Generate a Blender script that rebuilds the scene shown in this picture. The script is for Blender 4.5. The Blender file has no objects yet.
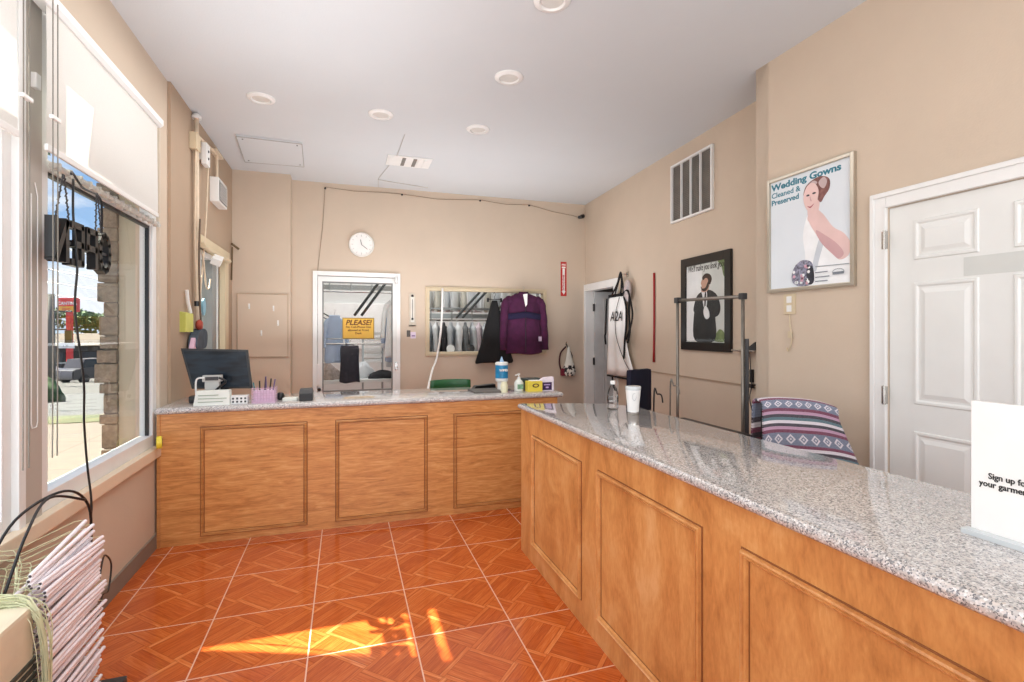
import bpy, bmesh, math, random
from mathutils import Vector, Matrix
random.seed(7)
SC = bpy.context.scene
COL = SC.collection
PI = math.pi
R = math.radians

# ---------------------------------------------------------------- nodes
class X:
    """tiny expression wrapper over math nodes"""
    def __init__(s, nt, sock): s.nt = nt; s.k = sock
    def _m(s, op, *a):
        n = s.nt.nodes.new('ShaderNodeMath'); n.operation = op
        for i, v in enumerate((s,) + a):
            if isinstance(v, X): s.nt.links.new(v.k, n.inputs[i])
            else: n.inputs[i].default_value = v
        return X(s.nt, n.outputs[0])
    def __add__(s, o): return s._m('ADD', o)
    def __sub__(s, o): return s._m('SUBTRACT', o)
    def __mul__(s, o): return s._m('MULTIPLY', o)
    def __truediv__(s, o): return s._m('DIVIDE', o)
    def fract(s): return s._m('FRACT')
    def floor(s): return s._m('FLOOR')
    def lt(s, o): return s._m('LESS_THAN', o)
    def gt(s, o): return s._m('GREATER_THAN', o)
    def mn(s, o): return s._m('MINIMUM', o)
    def mx(s, o): return s._m('MAXIMUM', o)
    def abs(s): return s._m('ABSOLUTE')
    def mod(s, o): return s._m('FLOORED_MODULO', o)
    def mix(s, a, b):   # s is the factor
        return s * b + (s * -1 + 1) * a
    def __neg__(s): return s * -1

def newmat(name):
    m = bpy.data.materials.new(name); m.use_nodes = True
    nt = m.node_tree
    b = nt.nodes['Principled BSDF']
    return m, nt, b
def setin(b, k, v):
    if k in b.inputs: b.inputs[k].default_value = v
def rgb(c): return (c[0], c[1], c[2], 1)
def s2l(r, g, b):
    f = lambda c: (c/255/12.92) if c/255 <= .04045 else ((c/255+.055)/1.055)**2.4
    return (f(r), f(g), f(b))
def noise(nt, vec, scale, detail=3, rough=.5, dist=0):
    n = nt.nodes.new('ShaderNodeTexNoise'); n.inputs['Scale'].default_value = scale
    n.inputs['Detail'].default_value = detail; n.inputs['Roughness'].default_value = rough
    n.inputs['Distortion'].default_value = dist
    if vec is not None: nt.links.new(vec, n.inputs['Vector'])
    return X(nt, n.outputs['Fac'])
def ramp(nt, fac, stops, mode='LINEAR'):
    n = nt.nodes.new('ShaderNodeValToRGB'); n.color_ramp.interpolation = mode
    el = n.color_ramp.elements
    while len(el) < len(stops): el.new(.5)
    for e, (p, c) in zip(el, stops): e.position = p; e.color = rgb(c)
    nt.links.new(fac.k, n.inputs['Fac']); return n.outputs['Color']
def mixc(nt, fac, a, b, mode='MIX'):
    n = nt.nodes.new('ShaderNodeMix'); n.data_type = 'RGBA'; n.blend_type = mode
    if isinstance(fac, X): nt.links.new(fac.k, n.inputs[0])
    else: n.inputs[0].default_value = fac
    for i, v in ((6, a), (7, b)):
        if isinstance(v, tuple): n.inputs[i].default_value = rgb(v)
        else: nt.links.new(v, n.inputs[i])
    return n.outputs[2]
def pos(nt, which='world'):
    if which == 'world': return nt.nodes.new('ShaderNodeNewGeometry').outputs['Position']
    return nt.nodes.new('ShaderNodeTexCoord').outputs['Object' if which == 'obj' else 'UV']
def mapping(nt, vec, scale=(1,1,1), rot=(0,0,0), loc=(0,0,0)):
    n = nt.nodes.new('ShaderNodeMapping'); nt.links.new(vec, n.inputs['Vector'])
    n.inputs['Scale'].default_value = scale; n.inputs['Rotation'].default_value = rot; n.inputs['Location'].default_value = loc
    return n.outputs[0]
def sep(nt, vec):
    n = nt.nodes.new('ShaderNodeSeparateXYZ'); nt.links.new(vec, n.inputs[0])
    return [X(nt, o) for o in n.outputs]
def bump(nt, b, h, strength=.2, dist=.01):
    n = nt.nodes.new('ShaderNodeBump'); n.inputs['Strength'].default_value = strength; n.inputs['Distance'].default_value = dist
    nt.links.new(h.k, n.inputs['Height']); nt.links.new(n.outputs[0], b.inputs['Normal'])

CACHE = {}
def simple(name, c, rough=.6, var=.08, scale=6, metal=0, emit=0, coat=0, bmp=0, alpha=1, spec=.5):
    if name in CACHE: return CACHE[name]
    m, nt, b = newmat(name)
    nz = noise(nt, pos(nt, 'obj'), scale, 4)
    lo = tuple(v*(1-var) for v in c); hi = tuple(min(1, v*(1+var)) for v in c)
    nt.links.new(ramp(nt, nz, [(.3, lo), (.7, hi)]), b.inputs['Base Color'])
    setin(b, 'Roughness', rough); setin(b, 'Metallic', metal); setin(b, 'Coat Weight', coat); setin(b, 'Coat Roughness', .08)
    setin(b, 'Specular IOR Level', spec)
    if emit: setin(b, 'Emission Color', rgb(c)); setin(b, 'Emission Strength', emit)
    if bmp: bump(nt, b, noise(nt, pos(nt, 'obj'), scale*12, 3), bmp, .003)
    if alpha < 1: setin(b, 'Alpha', alpha)
    CACHE[name] = m; return m

def wall_mat(name, c, var=.03):
    m, nt, b = newmat(name)
    P = pos(nt)
    n1 = noise(nt, P, 1.3, 5, .6); n2 = noise(nt, P, 90, 2)
    lo = tuple(v*(1-var*2) for v in c); hi = tuple(v*(1+var) for v in c)
    nt.links.new(ramp(nt, n1, [(.3, lo), (.7, hi)]), b.inputs['Base Color'])
    setin(b, 'Roughness', .75); bump(nt, b, n2*.5 + n1*2, .12, .01)
    return m

def floor_mat():
    m, nt, b = newmat('parquet_print_ceramic_tile')
    P = pos(nt); x, y, z = sep(nt, P)
    t = .458
    gx = (x + .153)/t; gy = (y - .072)/t
    fx = gx.fract(); fy = gy.fract()
    e = fx.mn(-fx + 1).mn(fy).mn(-fy + 1)
    grout = e.lt(.0065)
    p = (fx + fy)*1.5 + .25; q = (fx - fy)*1.5 + 4.25
    par = (p.floor() + q.floor()).mod(2).gt(.5)
    w = par.mix(q, p); u = par.mix(p, q)
    we = w.fract(); wi = (we - .1)/.8
    border = we.lt(.1).mx(we.gt(.9))
    wf = w.floor()*7 + (wi*4).floor()*(-border + 1) + border*5
    line = (wi*4).fract(); line = line.mn(-line + 1).lt(.035).mx(((we - .1).abs()).lt(.012)).mx(((we - .9).abs()).lt(.012))
    ue = u.fract(); end = ue.mn(-ue + 1).lt(.012)
    dark = line.mx(end)
    tileid = gx.floor()*13.1
    cmb = nt.nodes.new('ShaderNodeCombineXYZ')
    for i, v in enumerate((wf.floor(), u.floor() + gx.floor()*13.1, par*7.3 + gy.floor()*5.7)): nt.links.new(v.k, cmb.inputs[i])
    wn = nt.nodes.new('ShaderNodeTexWhiteNoise'); nt.links.new(cmb.outputs[0], wn.inputs['Vector'])
    rnd = X(nt, wn.outputs['Value'])
    cg = nt.nodes.new('ShaderNodeCombineXYZ')
    for i, v in enumerate((u*1.6 + rnd*9, w*26, rnd*30)): nt.links.new(v.k, cg.inputs[i])
    grain = noise(nt, cg.outputs[0], 1.4, 4, .6, .6)
    f = rnd*.16 + grain*.74 + border*.12
    col = ramp(nt, f, [(.25, s2l(158, 66, 22)), (.42, s2l(182, 84, 32)), (.58, s2l(200, 104, 46)), (.8, s2l(226, 146, 86))])
    col = mixc(nt, dark*.55, col, s2l(128, 46, 12))
    col = mixc(nt, grout, col, s2l(222, 178, 150))
    nt.links.new(col, b.inputs['Base Color'])
    setin(b, 'Roughness', .16); setin(b, 'Coat Weight', .35); setin(b, 'Coat Roughness', .04)
    bump(nt, b, e.mn(.012)*60 - dark*.12 + noise(nt, P, 3, 2)*.5, .08, .004)
    return m

def granite_mat():
    m, nt, b = newmat('speckled_grey_granite')
    P = pos(nt)
    def vor(s):
        v = nt.nodes.new('ShaderNodeTexVoronoi'); v.inputs['Scale'].default_value = s; nt.links.new(P, v.inputs['Vector'])
        return v
    v = vor(230); sx = sep(nt, v.outputs['Color'])
    v2 = vor(420); sy = sep(nt, v2.outputs['Color'])
    base = ramp(nt, sx[0], [(0, s2l(88, 86, 88)), (.10, s2l(140, 137, 136)), (.22, s2l(178, 173, 168)), (.5, s2l(205, 198, 192)), (.78, s2l(211, 199, 190)), (.9, s2l(234, 231, 228))])
    col = mixc(nt, sy[1].lt(.14), base, s2l(95, 92, 94))
    col = mixc(nt, noise(nt, P, 9, 4)*.35, col, s2l(176, 176, 180))
    nt.links.new(col, b.inputs['Base Color'])
    setin(b, 'Roughness', .07); setin(b, 'Coat Weight', .4); setin(b, 'Coat Roughness', .02)
    return m

def wood_mat(name, horiz=True, dark=1.0):
    m, nt, b = newmat(name)
    P = pos(nt)
    sc = (1.1, 1.1, 9) if horiz else (1, 2.2, 1.1)
    n1 = noise(nt, mapping(nt, P, sc, (0, 0, 0) if horiz else (.5, 0, 0)), 3.2 if horiz else 2.0, 6, .6, 1.6)
    n2 = noise(nt, mapping(nt, P, (6, 6, 60) if horiz else (8, 30, 8), (0, 0, 0) if horiz else (.6, 0, 0)), 3, 4, .6, .4)
    n3 = noise(nt, P, 1.1, 2)
    f = n1*.6 + n2*.25 + n3*.15
    D = dark
    col = ramp(nt, f, [(.32, tuple(v*D for v in s2l(166, 106, 54))), (.45, tuple(v*D for v in s2l(200, 136, 76))), (.54, tuple(v*D for v in s2l(214, 153, 90))), (.66, tuple(v*D for v in s2l(226, 174, 116)))])
    nt.links.new(col, b.inputs['Base Color'])
    setin(b, 'Roughness', .38); setin(b, 'Coat Weight', .25); setin(b, 'Coat Roughness', .2)
    bump(nt, b, n2, .04, .002)
    return m

def glass_mat(name, tint=(1, 1, 1), refl=.5):
    m = bpy.data.materials.new(name); m.use_nodes = True
    nt = m.node_tree; nt.nodes.clear()
    o = nt.nodes.new('ShaderNodeOutputMaterial'); mx = nt.nodes.new('ShaderNodeMixShader')
    t = nt.nodes.new('ShaderNodeBsdfTransparent'); g = nt.nodes.new('ShaderNodeBsdfGlossy'); g.inputs['Roughness'].default_value = .01
    f = nt.nodes.new('ShaderNodeFresnel'); f.inputs['IOR'].default_value = 1.35
    nz = noise(nt, pos(nt), 2, 2)
    t.inputs['Color'].default_value = rgb(tint)
    k = X(nt, f.outputs[0])*refl*(nz*.2 + .9)
    nt.links.new(k.k, mx.inputs[0]); nt.links.new(t.outputs[0], mx.inputs[1]); nt.links.new(g.outputs[0], mx.inputs[2])
    nt.links.new(mx.outputs[0], o.inputs[0]); return m

def translucent_mat(name, c, f=.5):
    m = bpy.data.materials.new(name); m.use_nodes = True
    nt = m.node_tree; nt.nodes.clear()
    o = nt.nodes.new('ShaderNodeOutputMaterial'); mx = nt.nodes.new('ShaderNodeMixShader')
    d = nt.nodes.new('ShaderNodeBsdfDiffuse'); t = nt.nodes.new('ShaderNodeBsdfTranslucent')
    w = noise(nt, mapping(nt, pos(nt), (1, 1, 1)), 300, 2)
    col = ramp(nt, w, [(.3, tuple(v*.94 for v in c)), (.7, c)])
    nt.links.new(col, d.inputs[0]); nt.links.new(col, t.inputs[0]); mx.inputs[0].default_value = f
    nt.links.new(d.outputs[0], mx.inputs[1]); nt.links.new(t.outputs[0], mx.inputs[2]); nt.links.new(mx.outputs[0], o.inputs[0])
    return m

def stone_mat():
    m, nt, b = newmat('rough_ledger_stone')
    P = pos(nt)
    n1 = noise(nt, P, 4, 5, .6); n2 = noise(nt, P, 30, 4, .7)
    col = ramp(nt, n1*.6 + n2*.4, [(.3, s2l(84, 78, 70)), (.5, s2l(128, 118, 104)), (.7, s2l(165, 155, 138))])
    nt.links.new(col, b.inputs['Base Color']); setin(b, 'Roughness', .9); bump(nt, b, n2, .5, .02)
    return m

def leaf_mat(name, a, c):
    m, nt, b = newmat(name)
    oi = noise(nt, pos(nt), 2.5, 3)
    nt.links.new(ramp(nt, oi, [(.3, a), (.7, c)]), b.inputs['Base Color']); setin(b, 'Roughness', .7)
    return m

def blanket_mat():
    m, nt, b = newmat('woven_striped_blanket')
    u, v, _ = sep(nt, pos(nt, 'uv'))
    vv = (v*1.25).fract()
    nv, pk, wh, tl, mr, gy = s2l(28, 22, 40), s2l(190, 150, 176), s2l(225, 220, 226), s2l(70, 110, 120), s2l(112, 22, 66), s2l(108, 120, 142)
    seq = [gy, gy, nv, wh, mr, nv, mr, nv, wh, tl, nv, wh, mr, gy, gy, gy, gy, mr, pk, nv, wh, tl, nv, pk, mr, gy, gy, gy, mr, wh, nv, pk, mr, gy]
    n = len(seq)
    # split across two ramps joined in the middle (32 stops at most per ramp)
    stops1 = [(i/17, seq[i]) for i in range(17)]; stops2 = [(i/17, seq[17+i]) for i in range(17)]
    r1 = ramp(nt, vv*2, stops1, 'CONSTANT'); r2 = ramp(nt, vv*2 - 1, stops2, 'CONSTANT')
    col = mixc(nt, vv.gt(.5), r1, r2)
    # diamonds in the wide grey bands
    du = (u*7.5).fract() - .5
    def band(c, h):
        dv = (vv - c)/h
        d = du.abs()*2 + dv.abs()*2
        ring = (d - .62).abs().lt(.16)
        return ring.mx((d.lt(.2)))*(dv.abs().lt(.5))
    col = mixc(nt, band(15/34, 4.2/34)*.9, col, wh)
    col = mixc(nt, band(26.5/34, 3.0/34)*.9, col, wh)
    tick = ((u*70).fract().lt(.5))*((vv*68).fract().lt(.5))
    col = mixc(nt, tick*.35, col, nv)
    tick2 = ((u*90 + vv*40).fract().lt(.35))
    col = mixc(nt, tick2*.28, col, wh)
    nt.links.new(col, b.inputs['Base Color']); setin(b, 'Roughness', .95)
    bump(nt, b, (u*150).fract() + (vv*150).fract(), .3, .003)
    return m

# ---------------------------------------------------------------- mesh builder
class MB:
    def __init__(s): s.bm = bmesh.new(); s.mi = 0
    def _tag(s, fs):
        for f in fs: f.material_index = s.mi
        return fs
    def box(s, x0, x1, y0, y1, z0, z1, bev=0, M=None):
        r = bmesh.ops.create_cube(s.bm, size=1)
        vs = r['verts']
        bmesh.ops.scale(s.bm, vec=(abs(x1-x0), abs(y1-y0), abs(z1-z0)), verts=vs)
        bmesh.ops.translate(s.bm, vec=((x0+x1)/2, (y0+y1)/2, (z0+z1)/2), verts=vs)
        fs = set(f for v in vs for f in v.link_faces); s._tag(fs)
        if bev:
            es = list(set(e for v in vs for e in v.link_edges))
            r = bmesh.ops.bevel(s.bm, geom=es, offset=bev, segments=2, affect='EDGES', profile=.7)
            s._tag(r['faces']); vs = list(set(v for f in r['faces'] for v in f.verts) | set(v for v in vs if v.is_valid))
        if M is not None: bmesh.ops.transform(s.bm, matrix=M, verts=vs)
        return vs
    def tube(s, pts, r, seg=8, cap=True):
        pts = [Vector(p) for p in pts]; n = len(pts)
        rs = r if isinstance(r, (list, tuple)) else [r]*n
        rings = []; prev = None
        for i, p in enumerate(pts):
            d = (pts[min(i+1, n-1)] - pts[max(i-1, 0)])
            if d.length < 1e-9: d = Vector((0, 0, 1))
            d.normalize()
            if prev is None:
                a = Vector((0, 0, 1)) if abs(d.z) < .9 else Vector((1, 0, 0))
                uu = d.cross(a).normalized()
            else:
                uu = prev - d*prev.dot(d)
                uu = uu.normalized() if uu.length > 1e-6 else d.orthogonal().normalized()
            prev = uu; vv = d.cross(uu)
            rings.append([s.bm.verts.new(p + (uu*math.cos(2*PI*k/seg) + vv*math.sin(2*PI*k/seg))*rs[i]) for k in range(seg)])
        fs = []
        for a, b_ in zip(rings, rings[1:]):
            for k in range(seg): fs.append(s.bm.faces.new((a[k], a[(k+1) % seg], b_[(k+1) % seg], b_[k])))
        if cap: fs.append(s.bm.faces.new(rings[0][::-1])); fs.append(s.bm.faces.new(rings[-1]))
        s._tag(fs); return fs
    def lathe(s, prof, c, seg=20, axis=None):
        """prof: list of (r, h) from bottom up; axis Vector"""
        M = Matrix.Identity(3)
        if axis is not None: M = Vector((0, 0, 1)).rotation_difference(Vector(axis)).to_matrix()
        c = Vector(c); rings = []
        for r_, h in prof: rings.append([s.bm.verts.new(c + M @ Vector((r_*math.cos(2*PI*k/seg), r_*math.sin(2*PI*k/seg), h))) for k in range(seg)])
        fs = []
        for a, b_ in zip(rings, rings[1:]):
            for k in range(seg): fs.append(s.bm.faces.new((a[k], a[(k+1) % seg], b_[(k+1) % seg], b_[k])))
        fs.append(s.bm.faces.new(rings[0][::-1])); fs.append(s.bm.faces.new(rings[-1]))
        s._tag(fs); return fs
    def poly(s, pts):
        f = s.bm.faces.new([s.bm.verts.new(p) for p in pts]); s._tag([f]); return f
    def prism(s, a, b):
        """two matching loops of 3D points"""
        va = [s.bm.verts.new(p) for p in a]; vb = [s.bm.verts.new(p) for p in b]; n = len(va)
        fs = [s.bm.faces.new(va[::-1]), s.bm.faces.new(vb)]
        for k in range(n): fs.append(s.bm.faces.new((va[k], va[(k+1) % n], vb[(k+1) % n], vb[k])))
        s._tag(fs)
    def grid(s, pts, uv=False, closed=False):
        """pts[i][j] 3D grid"""
        V = [[s.bm.verts.new(p) for p in row] for row in pts]
        ul = s.bm.loops.layers.uv.verify() if uv else None
        ni, nj = len(V), len(V[0])
        fs = []
        for i in range(ni-1):
            for j in range(nj if closed else nj-1):
                j2 = (j+1) % nj
                f = s.bm.faces.new((V[i][j], V[i][j2], V[i+1][j2], V[i+1][j])); fs.append(f)
                if uv:
                    for lp, (a, b_) in zip(f.loops, ((i, j), (i, j+1), (i+1, j+1), (i+1, j))): lp[ul].uv = (b_/(nj-1), 1 - a/(ni-1))
        s._tag(fs); return V
    def build(s, name, mats, parent=None, smooth=False, local=False, angle=None, kind=None):
        if not isinstance(mats, (list, tuple)): mats = [mats]
        bmesh.ops.recalc_face_normals(s.bm, faces=s.bm.faces)
        me = bpy.data.meshes.new(name)
        vs = s.bm.verts
        off = Vector((0, 0, 0))
        if parent is not None and not local:
            p = parent
            while p is not None: off += p.location; p = p.parent
        elif parent is None and not local and len(vs):
            xs = [v.co.x for v in vs]; ys = [v.co.y for v in vs]; zs = [v.co.z for v in vs]
            off = Vector(((min(xs)+max(xs))/2, (min(ys)+max(ys))/2, min(zs)))
        for v in vs: v.co -= off
        s.bm.to_mesh(me); s.bm.free()
        for m in mats: me.materials.append(m)
        if smooth:
            for p in me.polygons: p.use_smooth = True
            if angle is not None:
                try: me.set_sharp_from_angle(angle=R(angle))
                except Exception: pass
        o = bpy.data.objects.new(name, me); COL.objects.link(o)
        if parent is not None: o.parent = parent
        elif not local: o.location = off
        if kind: o['kind'] = kind
        return o

def tag(o, label, cat, group=None, kind=None):
    o['label'] = label; o['category'] = cat
    if group: o['group'] = group
    if kind: o['kind'] = kind
    return o
def thing(name, loc, label, cat, group=None, rz=0):
    o = bpy.data.objects.new(name, None); COL.objects.link(o); o.location = loc; o.rotation_euler = (0, 0, rz)
    o.empty_display_size = .1
    return tag(o, label, cat, group)
def dup(o, loc=None, rz=None, label=None, parent=None):
    c = o.copy(); COL.objects.link(c); c.parent = parent
    for ch in list(o.children): dup(ch, parent=c)
    if loc is not None: c.location = loc
    if rz is not None: c.rotation_euler = (0, 0, rz)
    if label: c['label'] = label
    return c
def struct(mb, name, m, **k):
    return mb.build(name, m, kind='structure', **k)

class Fr:
    """local frame on a wall: a to the right as seen from the room, b up, c out of the wall"""
    def __init__(s, O, U, N): s.O = Vector(O); s.U = Vector(U).normalized(); s.N = Vector(N).normalized(); s.Z = Vector((0, 0, 1))
    def p(s, a, b, c=0): return s.O + s.U*a + s.Z*b + s.N*c
    def box(s, mb, a0, a1, b0, b1, c0, c1, bev=0):
        M = Matrix(((s.U.x, s.Z.x, s.N.x, s.O.x), (s.U.y, s.Z.y, s.N.y, s.O.y), (s.U.z, s.Z.z, s.N.z, s.O.z), (0, 0, 0, 1)))
        return mb.box(a0, a1, b0, b1, c0, c1, bev, M)
    def prism(s, mb, pts, c0, c1): mb.prism([s.p(a, b, c0) for a, b in pts], [s.p(a, b, c1) for a, b in pts])
    def frame(s, mb, a0, a1, b0, b1, w, c0, c1, bev=0):
        s.box(mb, a0, a0+w, b0, b1, c0, c1, bev); s.box(mb, a1-w, a1, b0, b1, c0, c1, bev)
        s.box(mb, a0+w, a1-w, b1-w, b1, c0, c1, bev); s.box(mb, a0+w, a1-w, b0, b0+w, c0, c1, bev)
    def moved(s, c): return Fr(s.O + s.N*c, s.U, s.N)
    def wall(s, mb, a0, a1, b0, b1, t, holes=()):
        As = sorted(set([a0, a1] + [h[0] for h in holes] + [h[1] for h in holes]))
        for x0, x1 in zip(As, As[1:]):
            hs = sorted([h for h in holes if h[0] <= x0 and h[1] >= x1], key=lambda h: h[2])
            z = b0
            for h in hs:
                if h[2] > z: s.box(mb, x0, x1, z, h[2], -t, 0)
                z = h[3]
            if z < b1: s.box(mb, x0, x1, z, b1, -t, 0)

def text(s, fr, a, b, c, size, mat, parent, name='lettering', align='LEFT', bold=0, shear=0, sx=1, rot=0, depth=.0006):
    cu = bpy.data.curves.new('t', 'FONT'); cu.body = s; cu.size = size; cu.align_x = align; cu.offset = bold; cu.shear = shear; cu.extrude = depth
    cu.resolution_u = 3
    to = bpy.data.objects.new('t', cu); COL.objects.link(to)
    dg = bpy.context.evaluated_depsgraph_get()
    me = bpy.data.meshes.new_from_object(to.evaluated_get(dg))
    bpy.data.objects.remove(to)
    off = Vector((0, 0, 0)); p = parent
    while p is not None: off += p.location; p = p.parent
    cr, sr = math.cos(rot), math.sin(rot)
    for v in me.vertices:
        x, y = v.co.x*sx, v.co.y
        v.co = fr.p(a + x*cr - y*sr, b + x*sr + y*cr, c + v.co.z + depth) - off
    me.name = name
    me.materials.clear(); me.materials.append(mat)
    o = bpy.data.objects.new(name, me); COL.objects.link(o); o.parent = parent
    return o

def spline(pts, n=6, closed=False):
    """Catmull-Rom through tuples"""
    P = [Vector(p) for p in pts]; m = len(P); out = []
    rng = range(m) if closed else range(m-1)
    for i in rng:
        p1, p2 = P[i], P[(i+1) % m]
        p0 = P[(i-1) % m] if closed or i > 0 else p1
        p3 = P[(i+2) % m] if closed or i+2 < m else p2
        for k in range(n):
            t = k/n
            out.append(.5*((2*p1) + (-p0+p2)*t + (2*p0-5*p1+4*p2-p3)*t*t + (-p0+3*p1-3*p2+p3)*t**3))
    if not closed: out.append(P[-1])
    return out
def blob(pts, n=5): return [(v[0], v[1]) for v in spline(pts, n, True)]

# ---------------------------------------------------------------- materials
M_wall = wall_mat('beige_wall_paint', s2l(203, 186, 167))
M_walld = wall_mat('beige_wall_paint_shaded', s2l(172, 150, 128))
M_ceil = wall_mat('white_ceiling_paint', s2l(206, 210, 213), .012)
M_floor = floor_mat(); M_gran = granite_mat()
M_woodh = wood_mat('stained_birch_horizontal', True); M_woodv = wood_mat('stained_birch_diagonal', False)
M_mold = wood_mat('stained_molding_darker', True, .86); M_moldv = wood_mat('stained_molding_warm', False, 1.0)
M_white = simple('white_gloss_paint', s2l(232, 232, 230), .35, .02)
M_whiteframe = simple('white_window_frame', s2l(226, 227, 226), .4, .03)
M_grayframe = simple('shaded_mullion_grey', s2l(176, 170, 162), .5, .03)  # shade on the post face, put into its colour
M_black = simple('black_plastic', s2l(18, 18, 20), .35, .1)
M_blackcloth = simple('black_cloth', s2l(14, 13, 15), .9, .2, 20, bmp=.3)
M_dark = simple('dark_grey_plastic', s2l(52, 52, 54), .45)
M_chrome = simple('brushed_steel', s2l(190, 188, 184), .25, .05, metal=1)
M_base = simple('grey_vinyl_baseboard', s2l(128, 118, 108), .5, .05)
M_glass = glass_mat('window_glass', (.97, .99, .98), .12)
M_blind = translucent_mat('white_roller_blind_cloth', s2l(226, 224, 219), .16)
M_door = simple('white_door_paint', s2l(226, 227, 224), .38, .02)
M_tan = simple('tan_casing_paint', s2l(206, 190, 160), .5, .04)
M_paper = simple('white_paper', s2l(238, 236, 232), .7, .03)
M_plastw = simple('white_plastic', s2l(232, 232, 230), .35, .03)
M_clear = glass_mat('clear_plastic', (.965, .975, .98), .9)
M_lt = simple('clear_acrylic_edge', s2l(200, 206, 208), .15, .03, coat=.5)

# ---------------------------------------------------------------- frames
XL = -1.172; H = 3.147; YB = 6.33
LW = Fr((XL, 0, 0), (0, 1, 0), (1, 0, 0))
BW = Fr((0, YB, 0), (1, 0, 0), (0, -1, 0))
NR = Fr((2.6, 0, 0), (0, -1, 0), (-1, 0, 0))
A_ = Vector((2.945, 3.04, 0)); B_ = Vector((3.14, 6.33, 0)); D_ = (A_ - B_).normalized()
FRW = Fr(A_, D_, (D_.y, -D_.x, 0))        # a is negative into the room's depth: a = -s
YF = -2.2

# ---------------------------------------------------------------- shell
mb = MB(); mb.box(-1.5, 5.6, YF-.1, 9.6, -.1, 0); struct(mb, 'floor', M_floor)
mb = MB(); mb.box(-1.4, 3.5, YF-.1, 6.44, H, H+.1); struct(mb, 'ceiling', M_ceil)
W1 = (1.2, 2.47, .66, 2.80); W2 = (2.47, 3.925, .66, 2.80); W3 = (4.72, 5.66, .95, 2.13)
mb = MB(); LW.wall(mb, YF, 4.1, 0, H, .13, [W1, W2]); struct(mb, 'wall_left', M_wall)
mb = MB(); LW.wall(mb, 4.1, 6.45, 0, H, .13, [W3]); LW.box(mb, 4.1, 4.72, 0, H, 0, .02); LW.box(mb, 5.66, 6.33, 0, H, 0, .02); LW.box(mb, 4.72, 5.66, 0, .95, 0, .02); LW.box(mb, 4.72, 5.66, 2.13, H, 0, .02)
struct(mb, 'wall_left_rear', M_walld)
mb = MB(); BW.wall(mb, -1.17, 3.2, 0, H, .1, [(-.33, .62, 0, 2.09), (.98, 2.53, 1.13, 1.94)]); struct(mb, 'wall_back', M_wall)
mb = MB(); mb.box(XL, -.575, 6.12, 6.34, 0, H); struct(mb, 'wall_back_column', M_wall)
mb = MB(); FRW.wall(mb, -3.32, .35, 0, H, .12, [(-3.27, -2.38, 0, 1.97)]); struct(mb, 'wall_right_rear', M_wall)
mb = MB(); NR.wall(mb, -2.705, -YF, 0, H, .12, [(-1.84, -1.0, 0, 2.03)]); mb.box(2.6, 2.97, 2.6, 2.705, 0, H); struct(mb, 'wall_right', M_wall)
mb = MB()
Fw = Fr((0, YF, 0), (-1, 0, 0), (0, 1, 0)); Fw.wall(mb, -2.6, 1.3, 0, H, .1, [(-2.3, 1.0, .5, 2.6)]); struct(mb, 'wall_front', M_wall)
mb = MB(); LW.box(mb, YF, 3.87, 0, .095, 0, .012, .003); struct(mb, 'baseboard_left', M_base)
# window sill
mb = MB(); LW.box(mb, YF, 3.92, .60, .665, -.01, .035, .006); struct(mb, 'trim_1', simple('sill_paint', s2l(222, 205, 182), .35, .04))

# windows -----------------------------------------------------------
def window(name, fr, a0, a1, b0, b1, w, rail=None, gas=True, mat=None, c=0):
    t = bpy.data.objects.new(name, None); COL.objects.link(t); t.location = fr.p((a0+a1)/2, b0, -.05+c); t['kind'] = 'structure'
    mat = mat or M_whiteframe
    mb = MB(); fr.frame(mb, a0, a1, b0, b1, w, -.085+c, -.012+c, .004)
    if rail: fr.box(mb, a0+w, a1-w, rail[0], rail[1], -.055+c, -.02+c, .003)
    wf = mb.build('window_frame', mat, t)
    if gas:
        mb = MB(); top = rail[0] if rail else b1-w
        fr.box(mb, a1-w-.016, a1-w, b0+w, top, -.05+c, -.03+c); fr.box(mb, a0+w, a1-w-.016, top-.016, top, -.05+c, -.03+c); mb.build('gasket', M_black, wf)
    mb = MB(); mb.poly([fr.p(a, b, -.045+c) for a, b in ((a0+w, b0+w), (a1-w, b0+w), (a1-w, b1-w), (a0+w, b1-w))]); mb.build('pane', M_glass, t)
    return t
w2 = window('window_1', LW, 2.555, 3.93, .66, 2.81, .078, rail=(2.09, 2.135), gas=True)
w1 = window('window_2', LW, 1.15, 2.39, .66, 2.81, .06, rail=(2.11, 2.155))
w3 = window('window_3', LW, 4.70, 5.68, .93, 2.12, .05, gas=False, c=.0)
# mullion post between the two shop windows
mb = MB(); LW.box(mb, 2.385, 2.43, .64, 2.83, -.1, .012, .004); mb.mi = 1; LW.box(mb, 2.43, 2.56, .64, 2.83, -.1, .002, .004); struct(mb, 'trim_2', [M_whiteframe, M_grayframe])
mb = MB(); LW.box(mb, 3.92, 3.945, .64, 2.80, -.02, .006, .003); struct(mb, 'trim_3', simple('grey_beige_jamb', s2l(200, 186, 168), .5))
# window 3 casing and head trim
mb = MB(); LW.box(mb, 5.64, 5.80, .9, 2.14, .0, .05, .004); LW.box(mb, 4.72, 5.8, 2.13, 2.2, .0, .06, .004); struct(mb, 'trim_4', M_tan)
mb = MB(); LW.box(mb, 5.36, 5.52, .93, 2.08, -.09, .0, .004); struct(mb, 'trim_5', simple('grey_inner_frame', s2l(140, 146, 146), .5))

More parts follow.
